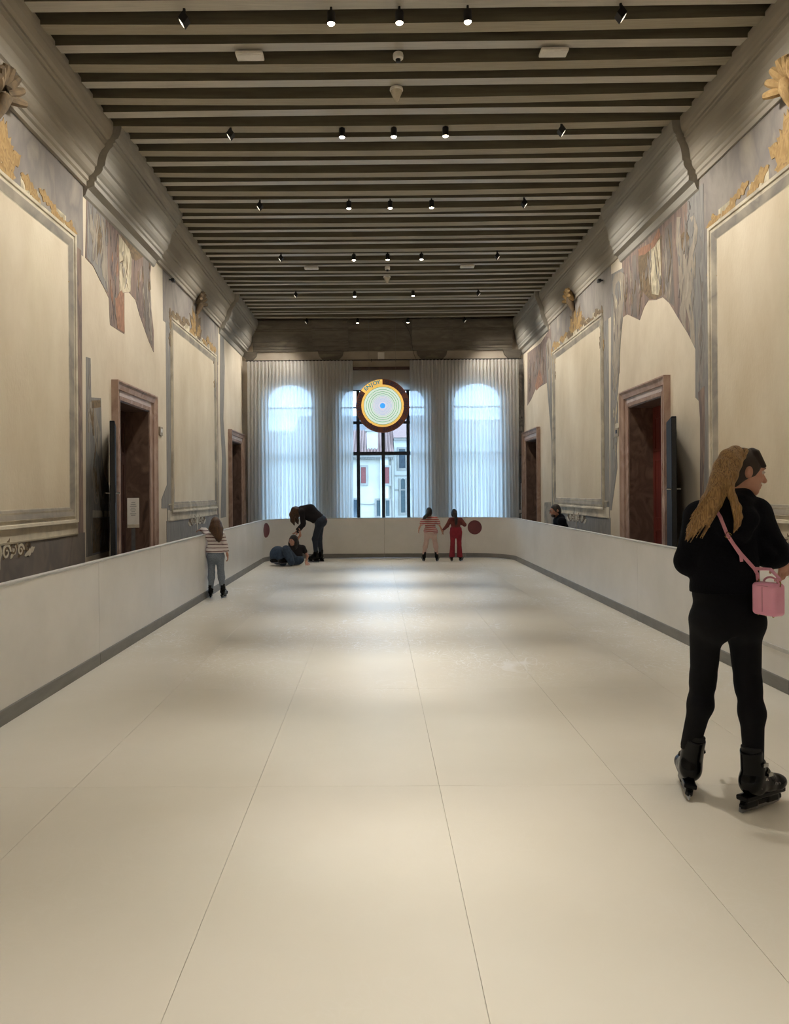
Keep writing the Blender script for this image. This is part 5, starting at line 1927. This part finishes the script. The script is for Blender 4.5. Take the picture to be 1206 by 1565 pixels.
def into(o, parent):
    """object built in world coordinates becomes a child without moving"""
    o.parent = parent
    o.matrix_parent_inverse = parent.matrix_world.inverted()


st = ribbon(sp_pts, .017, .004, 'strap', 'bag_strap', bag, V3(0, 0, 0), V3(.1, -1, .15))
into(st, bag)
tl = [sp_pts[3] + V3(0, -.005, 0), sp_pts[4] + V3(-.004, -.008, 0), sp_pts[5] + V3(-.008, -.010, -.004), sp_pts[5] + V3(-.004, -.010, -.035)]
s2 = ribbon(tl, .016, .004, 'strap_end', 'bag_strap', bag, V3(0, 0, 0), V3(.1, -1, .15)); into(s2, bag)
bq = sp_pts[3]
bk = MB()
cs = [(-.013, -.012), (.013, -.012), (.013, .012), (-.013, .012)]
bk.tube([(bq[0] + a * .8 + b * .5, bq[1] - .008, bq[2] + b - a * .5) for a, b in cs], .0025, 6, True)
o = bk.build('buckle', 'gold', bag, smooth=True); into(o, bag)
far = bag_top + np.array([.024, -.053, 0])
s3 = ribbon([sp_pts[-3], (sp_pts[-3] + far) / 2 + V3(.02, .0, .03), far + V3(.0, 0, .02), far], .017, .004, 'strap', 'bag_strap', bag, V3(0, 0, 0), V3(.1, -1, .3)); into(s3, bag)

# ---- child at the left boards ----------------------------------------------------------
cx_, cy_ = -2.475, 11.35
ch = thing('person', 'small child in striped jumper and grey leggings holding the left boards', 'person', (cx_, cy_, 0))
J = dict(head=(.0, .0, 1.135), shL=(-.125, 0, .955), shR=(.105, 0, .945), elL=(-.175, .05, 1.03), wrL=(-.225, .09, 1.045), elR=(.145, .0, .79), wrR=(.175, .03, .66), hipL=(-.065, 0, .64), hipR=(.065, 0, .64),
         knL=(-.07, .02, .385), knR=(.075, .02, .38), anL=(-.075, .0, .17), anR=(.10, .0, .17))
at, B = body(J, .62, 'skin', ch, (-.35, .93, 0), (.05, 0, 1), {'L': dict(d=(-1, .2, -.15), n=(0, 0, -1), curl=.35, s=.8, th=-1), 'R': dict(d=(.1, .1, -1), n=(-1, 0, 0), s=.8)}, .0055, .86)
T, sm, hm, up, f1 = torso_prims(J, .66, .014, 1.05)
top = T + [cap(J['shL'], J['elL'], .05, .046, .02), cap(J['elL'], J['wrL'], .045, .036, .02), cap(J['shR'], J['elR'], .05, .045, .02), cap(J['elR'], J['wrR'], .045, .034, .02), cap((-.07, 0, .73), (.07, 0, .73), .085, .085, .04), plane((0, 0, .70), (0, 0, -1))]
sdf_obj('jumper', top, .006, 'jumper_stripe', ch)
lg = [ell((0, 0, .64), (.132, .10, .11), None, .03)] + sum([leg_prims(J['hip' + q], J['kn' + q], J['an' + q], .72, .012) for q in 'LR'], [])
sdf_obj('leggings', lg, .006, 'leggings_marl', ch)
hp = hair_cap(at, B, .86, .014) + strands([([at(0, -.08, .02), at(.0, -.105, -.06), at(.02, -.11, -.15), at(.05, -.11, -.24), at(.06, -.10, -.30)], [.07, .072, .062, .05, .018]),
                                          ([at(-.05, -.06, 0), at(-.07, -.08, -.08), at(-.04, -.10, -.16)], [.04, .045, .03]), ([at(.05, -.06, 0), at(.075, -.07, -.08), at(.075, -.09, -.18), at(.07, -.09, -.26)], [.045, .045, .038, .014])], .03)
sdf_obj('hair', hp, .006, 'hair_light_brown', ch)
skate(ch, (-.08, .0, 0), R(6), .72)
skate(ch, (.105, .0, 0), R(-10), .72)

# ---- woman bending down ---------------------------------------------------------------
bw = thing('person', 'woman in black jumper and dark jeans bending to help someone on the ice', 'person', (-1.37, 17.1, 0))
J = dict(head=(-.475, -.02, 1.165), shL=(-.345, -.15, 1.165), shR=(-.345, .15, 1.175), elL=(-.31, -.17, .87), wrL=(-.43, -.14, .71), elR=(-.33, .17, .89), wrR=(-.47, .10, .75), hipL=(.07, -.09, .92), hipR=(.07, .09, .92),
         knL=(-.05, -.085, .54), knR=(.04, .10, .54), anL=(-.03, -.085, .25), anR=(.07, .10, .25))
at, B = body(J, .92, 'skin', bw, (-.45, -.05, -.85), (-.85, 0, .5), {'L': dict(d=(-.5, .1, -.85), n=(-1, 0, .3), curl=.5), 'R': dict(d=(-.5, -.2, -.8), n=(-1, 0, .3), curl=.5)}, .0075, .98)
T, sm, hm, up, f1 = torso_prims(J, .95, .016)
top = T + [cap((-.34, 0, 1.19), (-.16, 0, 1.21), .12, .125, .06), cap((-.16, 0, 1.20), (.04, 0, 1.02), .125, .12, .06)]
for q in 'LR':
    top += arm_prims(J['sh' + q], J['el' + q], J['wr' + q], 1.0, .012)
top.append(plane((.045, 0, 1.0), (.62, 0, -.75)))
sdf_obj('jumper', top, .0075, 'knit_black', bw)
lg = [ell((.07, 0, .93), (.14, .165, .15), None, .04), ell((.12, 0, .95), (.11, .15, .12), None, .04)]
for q in 'LR':
    lg += [cap(J['hip' + q], J['kn' + q], .092, .066, .04), cap(J['kn' + q], J['an' + q], .066, .05, .03)]
sdf_obj('jeans', lg, .0075, 'jeans_dark', bw)
MB().box((.212, -.06, .985), (.02, .05, .045), Matrix.Rotation(R(-20), 3, 'Y')).build('back_pocket_patch', 'pocket_red', bw)
hp = hair_cap(at, B, .98, .016)
hc = np.array(J['head'])
hp += strands([([hc + V3(-.06, -.05, .06), hc + V3(-.10, -.06, -.06), hc + V3(-.085, -.05, -.20), hc + V3(-.05, -.04, -.30)], [.06, .06, .05, .016]), ([hc + V3(-.02, .05, .06), hc + V3(-.04, .05, -.08), hc + V3(-.0, .05, -.2), hc + V3(.03, .03, -.28)], [.07, .06, .045, .015]),
               ([hc + V3(.03, -.07, .03), hc + V3(.02, -.08, -.08), hc + V3(.04, -.08, -.18)], [.06, .045, .015])], .03)
sdf_obj('hair', hp, .0075, 'hair_light_brown', bw)
skate(bw, (-.03, -.085, 0), R(68), .98)
skate(bw, (.075, .10, 0), R(60), .98)

# ---- woman sitting on the ice -----------------------------------------------------------
sw = thing('person', 'dark-haired woman in black T-shirt and wide blue jeans sitting on the ice', 'person', (-1.90, 16.4, 0))
J = dict(head=(.055, -.02, .545), shL=(.0, -.05, .385), shR=(.26, .06, .375), elL=(.14, -.02, .53), wrL=(.205, .05, .66), elR=(.36, .03, .20), wrR=(.335, .0, .065), hipL=(.06, -.06, .115), hipR=(.20, .06, .115),
         knL=(-.085, -.20, .36), knR=(-.32, .0, .27), anL=(.03, -.26, .09), anR=(-.16, -.20, .09))
J['elL'] = (.10, .0, .50)
J['wrL'] = (.20, .06, .66)
at, B = body(J, .86, 'skin', sw, (-.45, -.85, .0), (.0, 0, 1), {'L': dict(d=(0, .1, 1), n=(-1, 0, 0), curl=.3), 'R': dict(d=(.2, -.6, -.35), n=(0, 0, -1), curl=.1)}, .0075, .98)
T, sm, hm, up, f1 = torso_prims(J, .90, .012)
top = T + [cap(J['shL'], np.array(J['shL']) * .6 + np.array(J['elL']) * .4, .062, .058, .02), cap(J['shR'], np.array(J['shR']) * .55 + np.array(J['elR']) * .45, .062, .056, .02), plane((0, 0, .10), (0, 0, -1))]
sdf_obj('t_shirt', top, .0075, 'knit_black', sw)
lg = [ell((.12, 0, .125), (.17, .15, .12), None, .04), cap(J['hipL'], J['knL'], .115, .088, .04), cap(J['knL'], J['anL'], .088, .078, .04), cap((.08, .04, .15), (-.27, .02, .24), .135, .165, .05), cap((-.29, .0, .23), J['anR'], .16, .09, .06), ell((-.30, -.05, .225), (.165, .15, .20), None, .05), plane((0, 0, .012), (0, 0, -1))]
sdf_obj('jeans', lg, .0075, 'jeans_blue', sw)
hc = np.array(J['head'])
hp = hair_cap(at, B, .98, .016) + strands([([at(0, -.07, .03), at(0, -.10, -.06), at(.02, -.09, -.16), at(.03, -.08, -.24)], [.075, .07, .055, .02]), ([at(.075, .0, .03), at(.085, .01, -.06), at(.08, .03, -.15), at(.07, .04, -.22)], [.035, .035, .032, .012]), ([at(-.075, .0, .03), at(-.085, .01, -.06), at(-.08, .03, -.15), at(-.07, .04, -.22)], [.035, .038, .034, .012])], .025)
sdf_obj('hair', hp, .0075, 'hair_dark', sw)
skate(sw, (-.02, -.30, .075), R(118), .95, (0, R(62)))
skate(sw, (-.20, -.24, .075), R(105), .95, (0, R(62)))

# ---- two girls hand in hand ----------------------------------------------------------------
g1 = thing('person', 'girl in red and white striped T-shirt and pale leggings holding hands', 'person', (1.255, 17.05, 0))
J = dict(head=(-.04, .0, 1.135), shL=(-.145, 0, .975), shR=(.11, 0, .985), elL=(-.225, -.02, .86), wrL=(-.27, -.02, .77), elR=(.185, .0, .86), wrR=(.245, .0, .735), hipL=(-.085, 0, .64), hipR=(.06, 0, .64),
         knL=(-.115, .02, .41), knR=(.10, .02, .41), anL=(-.165, .0, .19), anR=(.13, .0, .19))
at, B = body(J, .66, 'skin', g1, (.15, .98, 0), (0, 0, 1), {'L': dict(d=(-.3, 0, -1), n=(1, 0, 0), s=.85), 'R': dict(d=(.35, 0, -1), n=(-1, 0, 0), s=.85)}, .0065, .90)
T, sm, hm, up, f1 = torso_prims(J, .70, .014, 1.05)
top = T + [cap(J['shL'], np.array(J['shL']) * .25 + np.array(J['elL']) * .75, .056, .056, .02), cap(J['shR'], np.array(J['shR']) * .25 + np.array(J['elR']) * .75, .056, .056, .02), cap((-.08, 0, .70), (.07, 0, .69), .09, .092, .04), plane((0, 0, .645), (-.12, 0, -1))]
sdf_obj('t_shirt', top, .0065, 'tee_red_stripe', g1)
lg = [ell((-.012, 0, .64), (.145, .105, .11), None, .03)] + sum([leg_prims(J['hip' + q], J['kn' + q], J['an' + q], .78, .010) for q in 'LR'], [])
sdf_obj('leggings', lg, .0065, 'leggings_pale', g1)
hp = hair_cap(at, B, .90, .010) + strands([([at(-.01, -.09, .0), at(-.03, -.12, -.06), at(-.09, -.13, -.12), at(-.14, -.12, -.17)], [.045, .042, .040, .015])], .02)
sdf_obj('hair', hp, .0065, 'hair_dark', g1)
skate(g1, (-.172, .0, 0), R(8), .78, (0, R(6)))
skate(g1, (.14, .0, 0), R(-16), .78, (0, R(-6)))

g2 = thing('person', 'girl in rust top and crimson flared trousers beside the round sticker', 'person', (1.83, 17.05, 0))
J = dict(head=(-.04, .0, 1.10), shL=(-.125, 0, .955), shR=(.115, 0, .955), elL=(-.20, .0, .82), wrL=(-.285, .0, .73), elR=(.205, .03, .84), wrR=(.12, .15, .87), hipL=(-.07, 0, .66), hipR=(.07, 0, .66),
         knL=(-.075, .02, .42), knR=(.075, .02, .42), anL=(-.095, .0, .18), anR=(.085, .0, .18))
at, B = body(J, .64, 'skin_dark', g2, (-.05, 1, 0), (0, 0, 1), {'L': dict(d=(-.3, 0, -1), n=(1, 0, 0), s=.85, th=-1), 'R': dict(d=(-.7, .7, .1), n=(0, 0, -1), s=.85)}, .0065, .86)
T, sm, hm, up, f1 = torso_prims(J, .66, .012)
top = T + sum([arm_prims(J['sh' + q], J['el' + q], J['wr' + q], .82, .008) for q in 'LR'], []) + [plane((0, 0, .72), (0, 0, -1))]
sdf_obj('top', top, .0065, 'top_rust', g2)
lg = [ell((0, 0, .66), (.135, .10, .13), None, .03), cap((-.05, 0, .74), (.05, 0, .74), .085, .085, .03)]
for q in 'LR':
    a_ = np.array(J['an' + q]) + V3(0, 0, -.07)
    lg += [cap(J['hip' + q], J['kn' + q], .074, .052, .02), cap(J['kn' + q], a_, .052, .066, .02)]
lg += [plane((0, 0, .10), (0, 0, -1)), plane((0, 0, .79), (0, 0, 1))]
sdf_obj('trousers', lg, .0065, 'trousers_crimson', g2)
hp = hair_cap(at, B, .86, .010) + strands([([at(0, -.10, .0), at(.02, -.13, -.06), at(.035, -.13, -.15), at(.035, -.12, -.25), at(.03, -.11, -.31)], [.042, .036, .036, .03, .010])], .02)
sdf_obj('hair', hp, .0065, 'hair_dark', g2)
skate(g2, (-.10, .0, 0), R(4), .76)
skate(g2, (.105, .0, 0), R(-24), .76, (0, R(-5)))

# ---- man sitting behind the right boards -----------------------------------------------------
mn = thing('person', 'bearded man in dark jacket sitting behind the right boards', 'person', (3.64, 14.1, 0))
J = dict(head=(-.235, -.02, 1.235), shL=(-.15, -.19, 1.03), shR=(-.15, .19, 1.03), elL=(-.17, -.22, .75), wrL=(-.20, -.08, .62), elR=(-.17, .22, .75), wrR=(-.20, .08, .62), hipL=(.02, -.09, .52), hipR=(.02, .09, .52),
         knL=(-.19, -.10, .52), knR=(-.19, .10, .52), anL=(-.17, -.10, .08), anR=(-.17, .10, .08))
at, B = body(J, .95, 'skin_dark', mn, (-.96, -.2, -.12), (-.1, 0, 1), {'L': dict(d=(-.2, .9, -.2), n=(0, 0, -1)), 'R': dict(d=(-.2, -.9, -.2), n=(0, 0, -1))}, .0075, 1.0)
T, sm, hm, up, f1 = torso_prims(J, 1.0, .022)
top = T + sum([arm_prims(J['sh' + q], J['el' + q], J['wr' + q], 1.0, .024) for q in 'LR'], []) + [cap((-.14, -.06, 1.10), (-.14, .06, 1.10), .07, .07, .04), plane((0, 0, .50), (0, 0, -1))]
sdf_obj('jacket', top, .008, 'coat_black', mn)
lg = [ell((.02, 0, .52), (.15, .18, .11), None, .04)] + sum([[cap(J['hip' + q], J['kn' + q], .085, .068, .03), cap(J['kn' + q], J['an' + q], .066, .05, .03)] for q in 'LR'], [])
sdf_obj('trousers', lg, .008, 'jeans_dark', mn)
hp = hair_cap(at, B, 1.0, .006)
sdf_obj('hair', hp, .0065, 'hair_dark', mn)
sdf_obj('beard', [ell(at(0, .05, -.085), (.052, .05, .045), B, .02), ell(at(0, .06, -.055), (.035, .03, .02), B, .01, 's')], .006, 'hair_brown', mn)
gl = MB()
for q in (-1, 1):
    gl.tube([tuple(at(q * .034 + .022 * math.cos(a), .108, .006 + .017 * math.sin(a))) for a in [2 * PI * i / 14 for i in range(14)]], .002, 5, True)
gl.tube([tuple(at(-.012, .11, .008)), tuple(at(.012, .11, .008))], .002, 5)
for q in (-1, 1):
    gl.tube([tuple(at(q * .056, .108, .01)), tuple(at(q * .082, -.005, .012))], .002, 5)
gl.build('glasses', 'black_metal', mn)
for q in (-1, 1):
    sdf_obj('shoe', [cap((-.15, q * .10, -.005), (-.24, q * .10, -.015), .045, .040, .03), plane((0, 0, -.048), (0, 0, -1))], .007, 'boot_liner', mn)
stl = thing('stool', 'plain black stool under the seated man', 'stool', (3.66, 14.1, -.05))
MB().lathe([(.16, .40), (.17, .41), (.17, .435), (.155, .445)], n=24).build('seat', 'black_metal', stl, smooth=True)
for a in range(4):
    c_, s_ = math.cos(PI / 4 + a * PI / 2), math.sin(PI / 4 + a * PI / 2)
    MB().tube([(c_ * .11, s_ * .11, .405), (c_ * .16, s_ * .16, 0)], .012, 8).build('leg', 'black_metal', stl, smooth=True)
